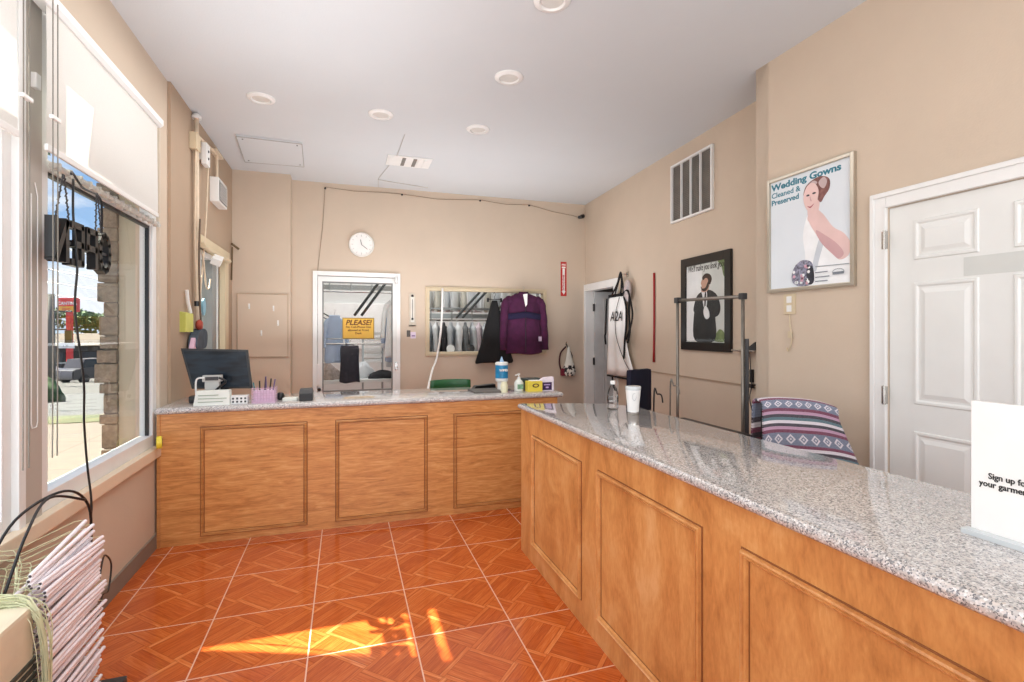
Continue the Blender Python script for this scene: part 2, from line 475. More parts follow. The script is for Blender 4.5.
# roller blinds -----------------------------------------------------
def blind(a0, a1, zb, zt, label, chain_a, xx=.092):
    t = thing('roller_blind', LW.p((a0+a1)/2, zb, xx), label, 'blind')
    mb = MB()
    rows = []
    for i in range(9):
        z = zt + (zb-zt)*i/8
        rows.append([LW.p(a0 + (a1-a0)*j/12, z, xx + .002*math.sin(j*.9+i*.4)) for j in range(13)])
    mb.grid(rows); mb.build('blind_cloth', M_blind, t, smooth=True)
    mb = MB(); LW.box(mb, a0, a1, zb-.022, zb+.004, xx-.006, xx+.006, .003); mb.build('hem_bar', M_plastw, t)
    mb = MB()
    prof = [(.0, .0), (.045, .0), (.06, .014), (.06, .045), (.045, .06), (0, .06)]
    f2 = lambda a: [LW.p(a, zt-.01+q, p+.025) for p, q in prof]
    mb.prism(f2(a0-.02), f2(a1+.01)); mb.build('cassette', M_whiteframe, t)
    mb = MB(); f3 = lambda a: [LW.p(a, zt-.012+q*1.08, p*1.06+.023) for p, q in prof]
    mb.prism(f3(a0-.035), f3(a0-.02)); mb.build('end_cap', M_plastw, t)
    mb = MB(); mb.prism(f3(a1+.01), f3(a1+.025)); mb.build('end_cap', M_plastw, t)
    for q in (0, .035):
        mb = MB(); mb.tube([LW.p(chain_a+q, zt, .095), LW.p(chain_a+q, 1.45, .095), LW.p(chain_a+q, .92, .093)], .0022, 6); mb.build('pull_cord', simple('grey_cord', s2l(120, 116, 108), .6), t)
    mb = MB(); LW.box(mb, chain_a-.012, chain_a+.047, 2.235, 2.25, .088, .102, .003); mb.build('cord_clip', M_plastw, t)
    return t
blind(2.455, 3.70, 2.142, 2.70, 'white roller blind half lowered over the far shop window with a sunlit patch', 2.43, .062)
blind(1.2, 2.27, 2.125, 2.78, 'white roller blind over the near shop window at left picture edge', 2.24, .062)
# ornament tube light along the top of the window pane
mb = MB(); mb.tube([LW.p(2.60, 2.10, .018), LW.p(3.2, 2.10, .019), LW.p(3.86, 2.10, .018)], .015, 8)
for i in range(14): LW.box(mb, 2.62+i*.092, 2.632+i*.092, 2.083, 2.117, .001, .036)
o = mb.build('tube_light', simple('silvery_tube', s2l(196, 194, 188), .3, .2, 60), smooth=True, angle=40)
tag(o, 'silvery tube light running along the top of the far window, above the hanging sign', 'light')
# bead chain loop hanging on the mullion
mb = MB()
pts = [(2.475, 1.95), (2.475, 1.05), (2.482, 1.03), (2.51, 1.03), (2.518, 1.05), (2.518, 1.95), (2.5, 2.0)]
mb.tube([LW.p(a, b, .006) for a, b in pts], .002, 6); mb.mi = 0; LW.box(mb, 2.48, 2.515, 2.37, 2.43, .0, .02, .004)
o = mb.build('cord_holder', M_plastw); tag(o, 'thin white cord loop and holder on the grey post between windows', 'cord')

# ---------------------------------------------------------------- doors
def six_panel(mb, fr, a0, a1, b0, b1, c0, c1):
    fr.box(mb, a0, a1, b0, b1, c0, c1)
def panel_relief(fr, a0, a1, b0, b1, c, parent, m):
    mb = MB()
    # sunk moulding ring and raised field
    def ring(i, cc): return [fr.p(a, b, cc) for a, b in ((a0+i, b0+i), (a1-i, b0+i), (a1-i, b1-i), (a0+i, b1-i))]
    L = [ring(0, c), ring(.004, c+.006), ring(.014, c+.006), ring(.022, c-.001+.001), ring(.032, c+.0005), ring(.052, c+.007)]
    for p, q in zip(L, L[1:]):
        for k in range(4): mb.poly([p[k], p[(k+1) % 4], q[(k+1) % 4], q[k]])
    mb.poly(L[-1])
    bmesh.ops.remove_doubles(mb.bm, verts=mb.bm.verts, dist=1e-5)
    return mb.build('door_panel', m, parent)

d = bpy.data.objects.new('door_1', None); COL.objects.link(d); d.location = NR.p(-1.42, 0, 0); d['kind'] = 'structure'
mb = MB(); NR.box(mb, -1.838, -1.005, .01, 2.028, -.05, -.008); leaf = mb.build('door_leaf', M_door, d)
for (a0, a1) in ((-1.722, -1.457), (-1.336, -1.09)):
    for (b0, b1) in ((1.754, 1.945), (1.06, 1.645), (.25, .93)):
        panel_relief(NR, a0, a1, b0, b1, -.008, leaf, M_door)
mb = MB(); NR.frame(mb, -1.921, -.92, -.08, 2.112, .08, .0, .018, .004); NR.frame(mb, -1.915, -.926, -.08, 2.106, .02, .018, .028, .003); NR.frame(mb, -1.852, -.989, -.08, 2.043, .01, -.01, .02, .002); mb.build('door_frame', M_white, d)
for z in (1.87, 1.09, .25):
    mb = MB(); NR.box(mb, -1.858, -1.835, z-.045, z+.045, .008, .022, .002); mb.tube([NR.p(-1.842, z-.048, .024), NR.p(-1.842, z+.048, .024)], .006, 8); mb.build('hinge', M_chrome, d)
mb = MB(); mb.lathe([(.026, 0), (.026, .008), (.012, .012), (.012, .035), (.028, .045), (.03, .06), (.02, .072)], NR.p(-1.06, .98, -.008), 16, NR.N); mb.build('door_knob', M_chrome, leaf, smooth=True)
mb = MB(); NR.box(mb, -1.515, -1.01, 1.655, 1.738, -.0081, -.0068); o = mb.build('tape_strip', simple('grey_tape', s2l(206, 208, 204), .3, .03), leaf); o['label'] = 'strip of pale grey tape across the door'

# glazed door with PLEASE sign in back wall
d = bpy.data.objects.new('door_2', None); COL.objects.link(d); d.location = BW.p(.14, 0, 0); d['kind'] = 'structure'
mb = MB(); BW.frame(mb, -.355, .64, -.06, 2.11, .05, -.08, .03, .004); mb.build('door_frame', M_white, d)
mb = MB(); BW.box(mb, -.3, -.25, .01, 2.05, -.04, .012, .003); BW.box(mb, .55, .6, .01, 2.05, -.04, .012, .003); BW.box(mb, -.25, .55, 1.99, 2.05, -.04, .012, .003); BW.box(mb, -.25, .55, .01, .70, -.04, .012, .003)
leaf = mb.build('door_leaf', M_door, d)
mb = MB(); BW.frame(mb, -.252, .552, .698, 1.992, .014, -.03, .013); mb.build('glazing_bead', simple('grey_bead', s2l(120, 122, 120), .5), leaf)
mb = MB(); mb.poly([BW.p(a, b, -.012) for a, b in ((-.25, .7), (.55, .7), (.55, 1.99), (-.25, 1.99))]); mb.build('pane', M_glass, leaf)
mb = MB(); BW.box(mb, -.31, -.275, .78, 1.03, .012, .05, .006); mb.build('door_handle', M_whiteframe, leaf)
mb = MB(); mb.lathe([(.02, 0), (.02, .01), (.014, .02)], BW.p(-.285, .73, .012), 12, BW.N); mb.build('door_lock', M_black, leaf)
for z in (2.05, .62, 1.0):
    mb = MB(); BW.box(mb, .575, .61, z-.06, z+.03, .012, .036, .004); mb.build('hinge', M_chrome, d)
t = thing('notice_sign', BW.p(.152, 1.32, .0), 'yellow PLEASE notice stuck on the glass door pane', 'sign')
mb = MB(); BW.box(mb, -.03, .335, 1.318, 1.57, -.011, -.006); mb.build('sign_board', simple('amber_sign', s2l(222, 176, 60), .5, .06), t)
mb = MB(); BW.frame(mb, -.03, .335, 1.318, 1.57, .01, -.006, -.003); mb.build('sign_border', simple('olive_border', s2l(150, 128, 60), .6), t)
M_brn = simple('brown_ink', s2l(92, 48, 12), .7)
text('PLEASE!', BW, .152, 1.485, -.006, .085, M_brn, t, align='CENTER', bold=.0022, shear=.25, sx=1.02)
for i, s in enumerate(('No Cell-Phone Use', 'allowed at Front', 'Desk')): text(s, BW, .152, 1.448-i*.037, -.006, .036, M_brn, t, align='CENTER', bold=.0008)

# side door opening in the rear right wall
d = bpy.data.objects.new('door_3', None); COL.objects.link(d); d.location = FRW.p(-2.8, 0, 0); d['kind'] = 'structure'
mb = MB()
for a0, a1 in ((-3.36, -3.26), (-2.39, -2.29)): FRW.box(mb, a0, a1, 0, 2.045, 0, .02, .004)
FRW.box(mb, -3.26, -2.39, 1.95, 2.045, 0, .02, .004)
for a0, a1 in ((-3.275, -3.255), (-2.395, -2.375)): FRW.box(mb, a0, a1, 0, 1.97, -.125, .012)
FRW.box(mb, -3.26, -2.39, 1.955, 1.975, -.125, .012); mb.build('door_frame', M_white, d)
# open leaf, hinged on the far jamb, swung into the side room
hp = FRW.p(-3.2, 0, -.10); ang = R(-14)
U3 = Vector((math.cos(ang), math.sin(ang), 0)); LF = Fr(hp, U3, (U3.y, -U3.x, 0))
mb = MB(); LF.box(mb, .0, .84, .012, 1.945, -.035, 0); leaf = mb.build('door_leaf', simple('shaded_door_paint', s2l(198, 200, 200), .4), d)
for (a0, a1) in ((.12, .38), (.47, .73)):
    for (b0, b1) in ((1.68, 1.86), (1.02, 1.56), (.25, .88)): panel_relief(LF, a0, a1, b0, b1, 0.0, leaf, simple('shaded_door_paint', (0, 0, 0)))
for z in (1.73, 1.0, .25):
    mb = MB(); mb.tube([LF.p(-.015, z-.05, .012), LF.p(-.015, z+.05, .012)], .014, 8); mb.build('hinge', M_black, d)
# side room shell
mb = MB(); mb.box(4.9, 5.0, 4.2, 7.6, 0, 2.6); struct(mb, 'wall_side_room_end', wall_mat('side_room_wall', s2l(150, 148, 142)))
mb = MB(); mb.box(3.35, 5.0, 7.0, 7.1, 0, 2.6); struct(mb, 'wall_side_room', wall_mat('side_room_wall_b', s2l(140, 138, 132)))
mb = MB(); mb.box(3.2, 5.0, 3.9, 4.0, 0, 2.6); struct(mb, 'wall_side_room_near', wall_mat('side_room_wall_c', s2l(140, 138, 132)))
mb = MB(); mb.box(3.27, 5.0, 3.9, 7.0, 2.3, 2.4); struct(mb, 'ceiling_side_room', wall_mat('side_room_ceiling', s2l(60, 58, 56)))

# ---------------------------------------------------------------- pass-through window
t = bpy.data.objects.new('window_4', None); COL.objects.link(t); t.location = BW.p(1.75, 1.1, 0); t['kind'] = 'structure'
mb = MB(); BW.frame(mb, .948, 2.565, 1.10, 1.965, .05, -.08, .02, .005); BW.frame(mb, .965, 2.548, 1.117, 1.948, .012, .02, .03, .003); mb.build('window_frame', M_tan, t)
mb = MB(); mb.poly([BW.p(a, b, -.05) for a, b in ((.99, 1.14), (2.52, 1.14), (2.52, 1.93), (.99, 1.93))]); mb.build('pane', M_glass, t)

# ---------------------------------------------------------------- back room
M_bw = wall_mat('back_room_wall', s2l(222, 222, 220))
mb = MB(); mb.box(-1.6, 3.9, 9.4, 9.5, 0, 2.9); struct(mb, 'wall_back_room_rear', M_bw)
mb = MB(); mb.box(-1.6, -1.5, 6.44, 9.5, 0, 2.9); struct(mb, 'wall_back_room_left', M_bw)
mb = MB(); mb.box(3.3, 3.4, 7.1, 9.5, 0, 2.9); struct(mb, 'wall_back_room_right', M_bw)
mb = MB(); mb.box(-1.6, 3.9, 6.44, 9.5, 2.9, 3.0); struct(mb, 'ceiling_back_room', M_bw)
M_steel = simple('grey_conveyor_steel', s2l(160, 164, 164), .35, .1, metal=.6)
def conveyor(y, z, x0, x1, label):
    t = thing('garment_conveyor', (0.5*(x0+x1), y, z), label, 'conveyor')
    mb = MB(); mb.box(x0, x1, y-.02, y+.02, z, z+.07, .004); mb.box(x0, x1, y-.03, y+.03, z+.13, z+.16, .004); mb.build('rail', M_steel, t)
    mb = MB(); mb.tube([(x0, y-.05, z-.03), (x1, y-.05, z-.03)], .014); mb.build('hanging_bar', M_chrome, t)
    n = int((x1-x0)/.3)
    for i in range(n+1):
        x = x0 + .04 + i*(x1-x0-.08)/n
        mb = MB(); mb.tube([(x, y-.05, z-.03), (x, y-.02, z+.15)], .01, 6); mb.build('bracket', M_steel, t)
    for x in (x0+.03, x1-.03):
        mb = MB(); mb.box(x-.02, x+.02, y-.0, y+.04, 0, z+.05); mb.build('post', M_steel, t)
    return t
conveyor(7.5, 1.60, .85, 3.1, 'grey steel garment conveyor rail behind the pass-through window, lower tier')
conveyor(7.95, 2.28, .85, 3.1, 'upper steel garment rail above the conveyor behind the pass-through window')

def hanger_mesh(mb, cx, y, ztop, w):
    mb.tube([(cx, y, ztop-.05), (cx-w, y, ztop-.13), (cx+w, y, ztop-.13), (cx, y, ztop-.05), (cx, y, ztop-.0), (cx+.015, y, ztop+.02), (cx, y, ztop+.035), (cx-.013, y, ztop+.025)], .0025, 5)
def garment(name, label, cat, cx, y, ztop, hw, ln, mat, yaw=0, dep=.05, sleeves=0, flare=1.0, group=None, seed=0, neck=.07, folds=7, amp=.012, sleevelen=.55, top=.42):
    """hanging garment: top at ztop, half width hw, length ln"""
    rnd = random.Random(seed)
    t = thing(name, (cx, y, ztop-ln), label, cat, group, yaw)
    Z0 = ln
    NS = 40
    prof = [(0, neck, .5), (.015, neck+.01, .6), (.05, hw*.62, .7), (.09, hw*.92, .85), (.13, hw, 1), (.35, hw*(.93+.05*(flare-1)), 1.1), (.6, hw*(.95+(flare-1)*.5), 1.2), (.85, hw*(1+(flare-1)*.85), 1.3), (.985, hw*flare, 1.35), (1, hw*flare*.985, 1.3)]
    if cat == 'skirt' or cat == 'trousers': prof = [(0, hw*top, .6), (.06, hw*(top+.04), .7), (.1, hw*(top+.08), .8), (.4, hw*(top*.55+.42), 1), (.7, hw*(top*.3+.68), 1.2), (.98, hw, 1.3), (1, hw*.99, 1.25)]
    ph = [rnd.uniform(0, 6.28) for _ in range(4)]
    rows = []
    for (tt, w, dd) in prof:
        row = []
        for k in range(NS):
            a = 2*PI*k/NS
            sx_, sy_ = math.cos(a), math.sin(a)
            f = amp*(.2+tt)*(math.sin(folds*a+ph[0]) + .6*math.sin((folds*2-1)*a+ph[1]+tt*2))
            px = w*sx_*(1) ; py = (dep*dd*.5+f)*sy_ + f*.6
            row.append((px, py, Z0 - tt*ln + (.01*math.sin(3*a+ph[2])*tt)))
        rows.append(row)
    mb = MB(); V = mb.grid(rows, closed=True)
    mb.bm.faces.new(V[0]); mb.bm.faces.new(V[-1][::-1])
    mb.build('body', mat, t, smooth=True, local=True)
    if sleeves:
        for sg in (-1, 1):
            mb = MB(); L = sleevelen*ln
            s0 = (sg*hw*.72, 0, Z0-.12*ln)
            pts = spline([s0, (sg*hw*.93, -.005, Z0-.155*ln), (sg*(hw+.01), -.01, Z0-.22*ln), (sg*(hw+.035), -.02, Z0-.14*ln-L*.5), (sg*(hw+.05), -.03, Z0-.14*ln-L)], 5)
            n = len(pts)
            mb.tube(pts, [(.05 - .010*i/(n-1) + .003*math.sin(i*1.7+ph[3]))*sleeves for i in range(n)], 12); mb.build('sleeve', mat, t, smooth=True, local=True)
    if cat not in ('skirt', 'trousers'):
        mb = MB(); hanger_mesh(mb, 0, 0, Z0+.04, hw*.8); mb.build('hanger', simple('hanger_wire', s2l(170, 170, 168), .3, metal=.6), t, local=True)
    else:
        mb = MB(); mb.tube([(-hw*.4, 0, Z0+.015), (hw*.4, 0, Z0+.015)], .006, 6); mb.tube([(0, 0, Z0+.015), (0, 0, Z0+.05), (.018, 0, Z0+.08), (0, 0, Z0+.1), (-.014, 0, Z0+.085)], .003, 6); mb.box(-hw*.4, -hw*.3, -.01, .01, Z0-.02, Z0+.03); mb.box(hw*.3, hw*.4, -.01, .01, Z0-.02, Z0+.03)
        mb.build('hanger', M_black, t, local=True)
    return t
cl = [simple('cloth_white', s2l(232, 234, 236), .8, .05, 12), simple('cloth_light_grey', s2l(190, 194, 198), .7, .1, 12), simple('cloth_pale_blue', s2l(176, 194, 222), .8, .08, 12),
      simple('cloth_mid_grey', s2l(112, 114, 116), .8, .2, 14), simple('cloth_pale_pink', s2l(216, 200, 208), .8, .1, 12), simple('cloth_dark', s2l(48, 48, 52), .85, .2), simple('cloth_cream', s2l(222, 218, 206), .8, .06)]
nm = ['white', 'light grey', 'pale blue', 'mid grey', 'pale pink', 'dark', 'cream']
G1 = 'bagged garments on the upper rail seen through the pass-through window'
for i in range(15):
    x = .98 + i*.135
    garment('bagged_garment', 'white bagged garment hanging on the upper rail behind the pass-through window', 'garment', x, 7.9+random.uniform(-.02, .02), 2.20, .19, .48, cl[0 if i % 3 else 6], R(70+random.uniform(-12, 12)), .07, 0, 1.05, G1, i, folds=9, amp=.01)
G2 = 'garments packed on the lower conveyor seen through the pass-through window'
sq = [1, 3, 1, 0, 5, 1, 0, 3, 1, 4, 1, 3, 0, 1]
for i in range(20):
    x = .95 + i*.108; k = sq[i % len(sq)]
    garment('hanging_garment', nm[k] + ' garment packed on the lower conveyor behind the pass-through window', 'garment', x, 7.43+random.uniform(-.02, .02), 1.54, .2, .62+.12*((i*7) % 3)/2, cl[k], R(74+random.uniform(-10, 10)), .06, .8, 1.05, G2, 30+i, folds=8, amp=.012)
# through the door
conveyor(7.9, 2.02, -.55, .72, 'thin steel hanging bar seen high through the glass door')
G3 = 'white and pale blue shirts on the right seen through the glass door'
for i in range(7):
    k = (0, 2, 0, 1, 0, 2, 0)[i]
    garment('hanging_shirt', nm[k] + ' shirt hanging at the right side behind the glass door', 'shirt', .66+.015*i, 6.75+i*.14, 1.86-.07*(i % 3), .16, .78, cl[k], R(8), .07, .7, 1.1, G3, 60+i, folds=9, amp=.014)
garment('dress_shirt', 'pale blue long shirt hanging at the left behind the glass door', 'shirt', -.13, 7.1, 1.62, .12, .62, cl[2], R(30), .09, .7, 1.15, None, 71)
# worktable with dark trousers, heaps
t = thing('work_table', (.2, 7.35, 0), 'white work table behind the glass door under the folded clothes', 'table')
mb = MB(); mb.box(-.45, .75, 7.1, 7.7, .72, .76, .005); mb.build('tabletop', M_plastw, t)
for x, y in ((-.4, 7.15), (.7, 7.15), (-.4, 7.65), (.7, 7.65)):
    mb = MB(); mb.box(x-.02, x+.02, y-.02, y+.02, 0, .72); mb.build('leg', M_steel, t)
def heap(name, label, cat, x, y, z, rx, ry, h, mat, seed):
    rnd = random.Random(seed); rows = []
    for i in range(9):
        th = i/8*PI/2; row = []
        for k in range(28):
            a = 2*PI*k/28; r_ = math.cos(th)*(1+.12*math.sin(4*a+seed)+.07*math.sin(9*a+i))
            row.append((x+rx*r_*math.cos(a), y+ry*r_*math.sin(a), z+h*math.sin(th)*(1+.12*math.sin(3*a+seed+i*.7))))
        rows.append(row)
    mb = MB(); V = mb.grid(rows, closed=True); mb.bm.faces.new(V[0][::-1]); mb.bm.faces.new(V[-1])
    return tag(mb.build(name, mat, smooth=True), label, cat)
heap('clothes_heap', 'heap of beige and pink clothes at lower left behind the glass door', 'clothes', -.22, 7.3, .76, .16, .14, .2, simple('cloth_beige_mix', s2l(176, 158, 148), .9, .3, 25), 1)
heap('clothes_heap', 'heap of black clothes at lower right behind the glass door', 'clothes', .5, 7.3, .76, .2, .14, .1, cl[5], 5)
heap('folded_sheet', 'white folded linen bundle in the middle behind the glass door', 'clothes', .25, 7.45, .76, .14, .12, .2, cl[0], 8)
garment('striped_trousers', 'dark pinstriped trousers hanging in the middle behind the glass door', 'trousers', .06, 7.02, 1.22, .13, .48, simple('cloth_charcoal', s2l(52, 50, 60), .85, .3, 30), R(5), .1, 0, 1, None, 80, folds=6, amp=.02, top=.85)
mb = MB(); mb.tube([(-.35, 7.02, 1.245), (.75, 7.02, 1.245)], .012, 8); mb.tube([(-.35, 7.02, 1.31), (.75, 7.02, 1.31)], .006, 8)
for x in (-.33, .73): mb.box(x-.015, x+.015, 7.0, 7.04, 0, 1.33)
tag(mb.build('clothes_rail', M_chrome), 'low chrome clothes rail carrying the pinstriped trousers behind the glass door', 'rail')
t = thing('wall_board', (.12, 9.37, .7), 'large white board on the rear wall behind the glass door', 'board')
mb = MB(); mb.box(-.38, .75, 9.36, 9.4, 1.1, 1.9, .004); mb.build('board', simple('bright_board', s2l(245, 244, 242), .5), t)
t = thing('hanging_tickets', (-.36, 7.55, 1.25), 'black and white ticket strips at the left behind the glass door', 'tickets')
for i in range(6):
    mb = MB(); mb.box(-.40, -.32, 7.55, 7.57, 1.22+i*.055, 1.255+i*.055); mb.build('ticket', M_dark if i % 2 else M_paper, t)
t = thing('paper_rack', (.42, 7.8, 1.0), 'white slatted paper rack in the middle behind the glass door', 'rack')
for i in range(6):
    mb = MB(); mb.box(.26, .52, 7.75, 7.95, .95+i*.08, 1.0+i*.08, .01); mb.build('shelf_roll', M_paper, t)
mb = MB(); mb.box(.24, .26, 7.75, 7.95, .0, 1.45); mb.box(.52, .54, 7.75, 7.95, .0, 1.45); mb.build('side_panel', M_steel, t)
# diagonal grey rails at ceiling of the back room
def diag(p, q, label):
    mb = MB(); mb.tube([p, q], .018, 6); off = Vector((.09, 0, 0)); mb.tube([Vector(p)+off, Vector(q)+off], .018, 6)
    tag(mb.build('diagonal_rail', simple('dark_rail_steel', s2l(70, 74, 74), .4, metal=.4)), label, 'rail')
diag((.12, 7.05, 1.62), (.5, 6.75, 2.16), 'pair of slanted dark rails seen through the glass door')
diag((1.5, 7.1, 1.6), (1.95, 6.8, 2.15), 'pair of slanted dark rails at the middle of the pass-through window')
diag((2.0, 7.0, 1.66), (2.5, 6.75, 2.1), 'pair of slanted dark rails behind the purple jacket')
mb = MB(); mb.tube([(-.55, 6.9, 1.74), (-.1, 7.3, 1.5)], .008, 6); mb.tube([(-.6, 6.9, 1.84), (-.02, 7.3, 1.5)], .008, 6)
tag(mb.build('slack_cable', M_dark), 'thin slanted cables at the left behind the glass door', 'cable')
for i in range(3):
    mb = MB(); c = (1.32+.27*i, 6.62, 1.10 + .075)
    mb.lathe([(.05, 0), (.055, .01), (.055, .025), (.03, .03), (.03, .035)], c, 18, (0, -1, .2))
    tag(mb.build('tape_roll', (M_plastw, M_dark, cl[6])[i], smooth=True, angle=40), ('white', 'dark grey', 'cream')[i] + ' tape roll on the ledge behind the pass-through window', 'tape roll')
mb = MB(); mb.box(.95, 2.6, 6.5, 6.75, 1.08, 1.115); tag(mb.build('ledge_shelf', M_plastw), 'white shelf ledge just behind the pass-through window', 'shelf')

# garments hung in front of the pass-through window
M_purple = simple('purple_fleece', s2l(66, 18, 54), .95, .25, 14, bmp=.4); M_navy = simple('navy_fleece', s2l(24, 16, 50), .95, .2, 14, bmp=.4)
t = garment('fleece_jacket', 'purple fleece jacket with a navy chest band hanging before the pass-through window', 'jacket', 2.19, 6.19, 1.91, .24, .79, M_purple, 0, .13, 1.2, 1.08, None, 3, neck=.06, folds=5, amp=.013, sleevelen=.80)
mb = MB(); rows = []
for (dz, e) in ((0, .0), (.005, .01), (.075, .012), (.08, 0)):
    rows.append([((.246+e)*math.cos(2*PI*k/40), (.084+e)*math.sin(2*PI*k/40), .77-.31+dz-.03*abs(math.cos(2*PI*k/40))) for k in range(40)])
mb.grid(rows, closed=True); mb.build('chest_band', M_navy, t, smooth=True, local=True)
mb = MB(); rows = [[((.062+.012*i)*math.cos(2*PI*k/20), -.01+(.045+.008*i)*math.sin(2*PI*k/20), .80-.05*i-.02*max(0, -math.sin(2*PI*k/20))) for k in range(20)] for i in range(3)]
mb.grid(rows, closed=True); mb.build('collar', M_purple, t, smooth=True, local=True)
mb = MB(); mb.prism([(-.03, -.075, .76), (.03, -.075, .77), (.02, -.085, .63), (.0, -.085, .6)], [(-.03, -.07, .76), (.03, -.07, .77), (.02, -.08, .63), (.0, -.08, .6)]); mb.build('inner_label', M_paper, t, local=True)
mb = MB(); mb.box(.17, .21, -.11, -.1, .16, .22); mb.build('pocket_tag', simple('lilac_tag', s2l(200, 180, 205), .6), t, local=True)
mb = MB(); mb.tube([(0, -.088, .6), (0, -.092, .02)], .004, 6); mb.build('zipper', M_black, t, local=True)
garment('skirt', 'black flared skirt hanging on a clip hanger before the pass-through window', 'skirt', 1.81, 6.22, 1.80, .25, .79, M_blackcloth, 0, .12, 0, 1, None, 9, folds=6, amp=.014, top=.14)
# white measuring tape from window corner to the counter
mb = MB(); P = [BW.p(1.156, 1.95, .035), BW.p(1.14, 1.5, .045), BW.p(1.08, 1.1, .08), (.98, 6.0, .95), (.80, 5.2, .80)]
pts = spline(P, 6)
rows = [[p + Vector((-.012, 0, 0)), p + Vector((.012, -.004, 0))] for p in pts]; mb.grid(rows)
o = mb.build('measuring_tape', M_paper, smooth=True); sm = o.modifiers.new('s', 'SOLIDIFY'); sm.thickness = .002
tag(o, 'white measuring tape hanging from the left corner of the pass-through window', 'tape')

# ---------------------------------------------------------------- counters
M_groove = simple('dark_groove', s2l(138, 82, 42), .6)
def counter(name, label, fr, a0, a1, depth, zt, panels, zb, mw, mm, endcap=None):
    t = thing(name, fr.p((a0+a1)/2, 0, -depth/2), label, 'counter')
    mb = MB(); fr.box(mb, a0, a1, .0, zt, -depth, 0); mb.build('body', mw, t)
    for (p0, p1, q0, q1) in panels:
        mb = MB(); w = .024 if fr is CRt else .019
        prof = [(0, 0), (.002, .014), (.007, .017), (.011, .010), (.014, .010), (.0165, .014), (w-.002, .011), (w, 0)]
        loops = []
        for off, c in prof: loops.append([fr.p(p0+off, q0+off, c), fr.p(p1-off, q0+off, c), fr.p(p1-off, q1-off, c), fr.p(p0+off, q1-off, c)])
        for A, B in zip(loops, loops[1:]):
            for k in range(4): mb.poly([A[k], A[(k+1) % 4], B[(k+1) % 4], B[k]])
        mb.mi = 1; fr.frame(mb, p0-.004, p1+.004, q0-.004, q1+.004, .004, 0, .003); fr.frame(mb, p0+w, p1-w, q0+w, q1-w, .003, 0, .002)
        mb.build('panel_molding', [mm, M_groove], t)
    return t
CB = Fr((0, 3.855, 0), (1, 0, 0), (0, -1, 0)); CRt = Fr((1.082, 0, 0), (0, -1, 0), (-1, 0, 0))
cb = counter('service_counter', 'long back service counter with orange wood panels and granite top', CB, XL+.01, 1.66, .56, .868, [(-.91, -.255, .05, .772), (-.062, .59, .05, .772), (.797, 1.45, .05, .772)], .0, M_woodh, M_mold)
mb = MB(); CB.box(mb, XL+.012, XL+.03, 0, .868, 0, .008); mb.build('corner_strip', M_mold, cb)
cr = counter('reception_counter', 'right foreground reception counter with orange wood panels and granite top', CRt, -3.10, 1.6, .53, .913, [(-2.884, -2.22, .12, .78), (-2.047, -1.35, .12, .785), (-1.175, -.48, .12, .79), (-.3, .4, .12, .79)], 0, M_woodv, M_moldv)
def slab(parent, pts, z0, z1, r=.016):
    """slab with bullnose edge from a ccw outline"""
    mb = MB(); n = 6; P = [Vector((a, b, 0)) for a, b in pts]; m = len(P); zc = (z0+z1)/2; hh = (z1-z0)/2
    def inset(d):
        out = []
        for i in range(m):
            p0, p1, p2 = P[i-1], P[i], P[(i+1) % m]
            e1 = (p1-p0).normalized(); e2 = (p2-p1).normalized()
            n1 = Vector((-e1.y, e1.x, 0)); n2 = Vector((-e2.y, e2.x, 0)); k = (n1+n2); k = k/k.dot(n1)
            out.append(p1 + k*d)
        return out
    loops = []
    for i in range(n+1):
        th = -PI/2 + PI*i/n
        L = inset(hh*(1-math.cos(th)))
        loops.append([v + Vector((0, 0, zc+hh*math.sin(th))) for v in L])
    V = mb.grid(loops, closed=True); mb.bm.faces.new(V[0][::-1]); mb.bm.faces.new(V[-1])
    return mb.build('countertop', M_gran, parent, smooth=True, angle=50)
ZB = .912; ZR = .951
slab(cb, [(XL+.003, 3.825), (1.70, 3.825), (1.70, 4.44), (XL+.003, 4.44)], .868, ZB)
slab(cr, [(1.048, -1.6), (1.70, -1.6), (1.70, 2.72), (1.60, 2.88), (1.40, 2.97), (1.048, 3.075)], .913, ZR)

# ---------------------------------------------------------------- column panel and hooks
t = thing('access_panel', (-.83, 6.12, 1.13), 'large beige access panel on the corner column with four white hooks', 'panel')
mb = MB(); mb.box(-1.10, -.60, 6.108, 6.122, 1.13, 1.815, .003); mb.build('panel_board', M_wall, t)
mb = MB(); f = Fr((0, 6.11, 0), (1, 0, 0), (0, -1, 0)); f.frame(mb, -1.105, -.595, 1.125, 1.82, .009, 0, .006, .001); mb.build('edge_trim', simple('panel_edge_shade', s2l(178, 158, 136), .7), t)
HX = [(-.985, 1.68), (-.745, 1.66), (-.70, 1.50), (-.865, 1.39)]
for i, (a, b) in enumerate(HX):
    mb = MB(); f.box(mb, a-.008, a+.008, b-.03, b+.03, 0, .004, .001); mb.tube([f.p(a, b-.005, .004), f.p(a, b-.02, .02), f.p(a, b-.005, .028)], .004, 6)
    tag(mb.build('adhesive_hook', M_plastw), ('upper left white hook on the corner column panel', 'upper right white hook on the corner column panel', 'white hook just below the upper right one on the column panel', 'lowest white hook on the corner column panel')[i], 'hook', 'white hooks on the column panel')

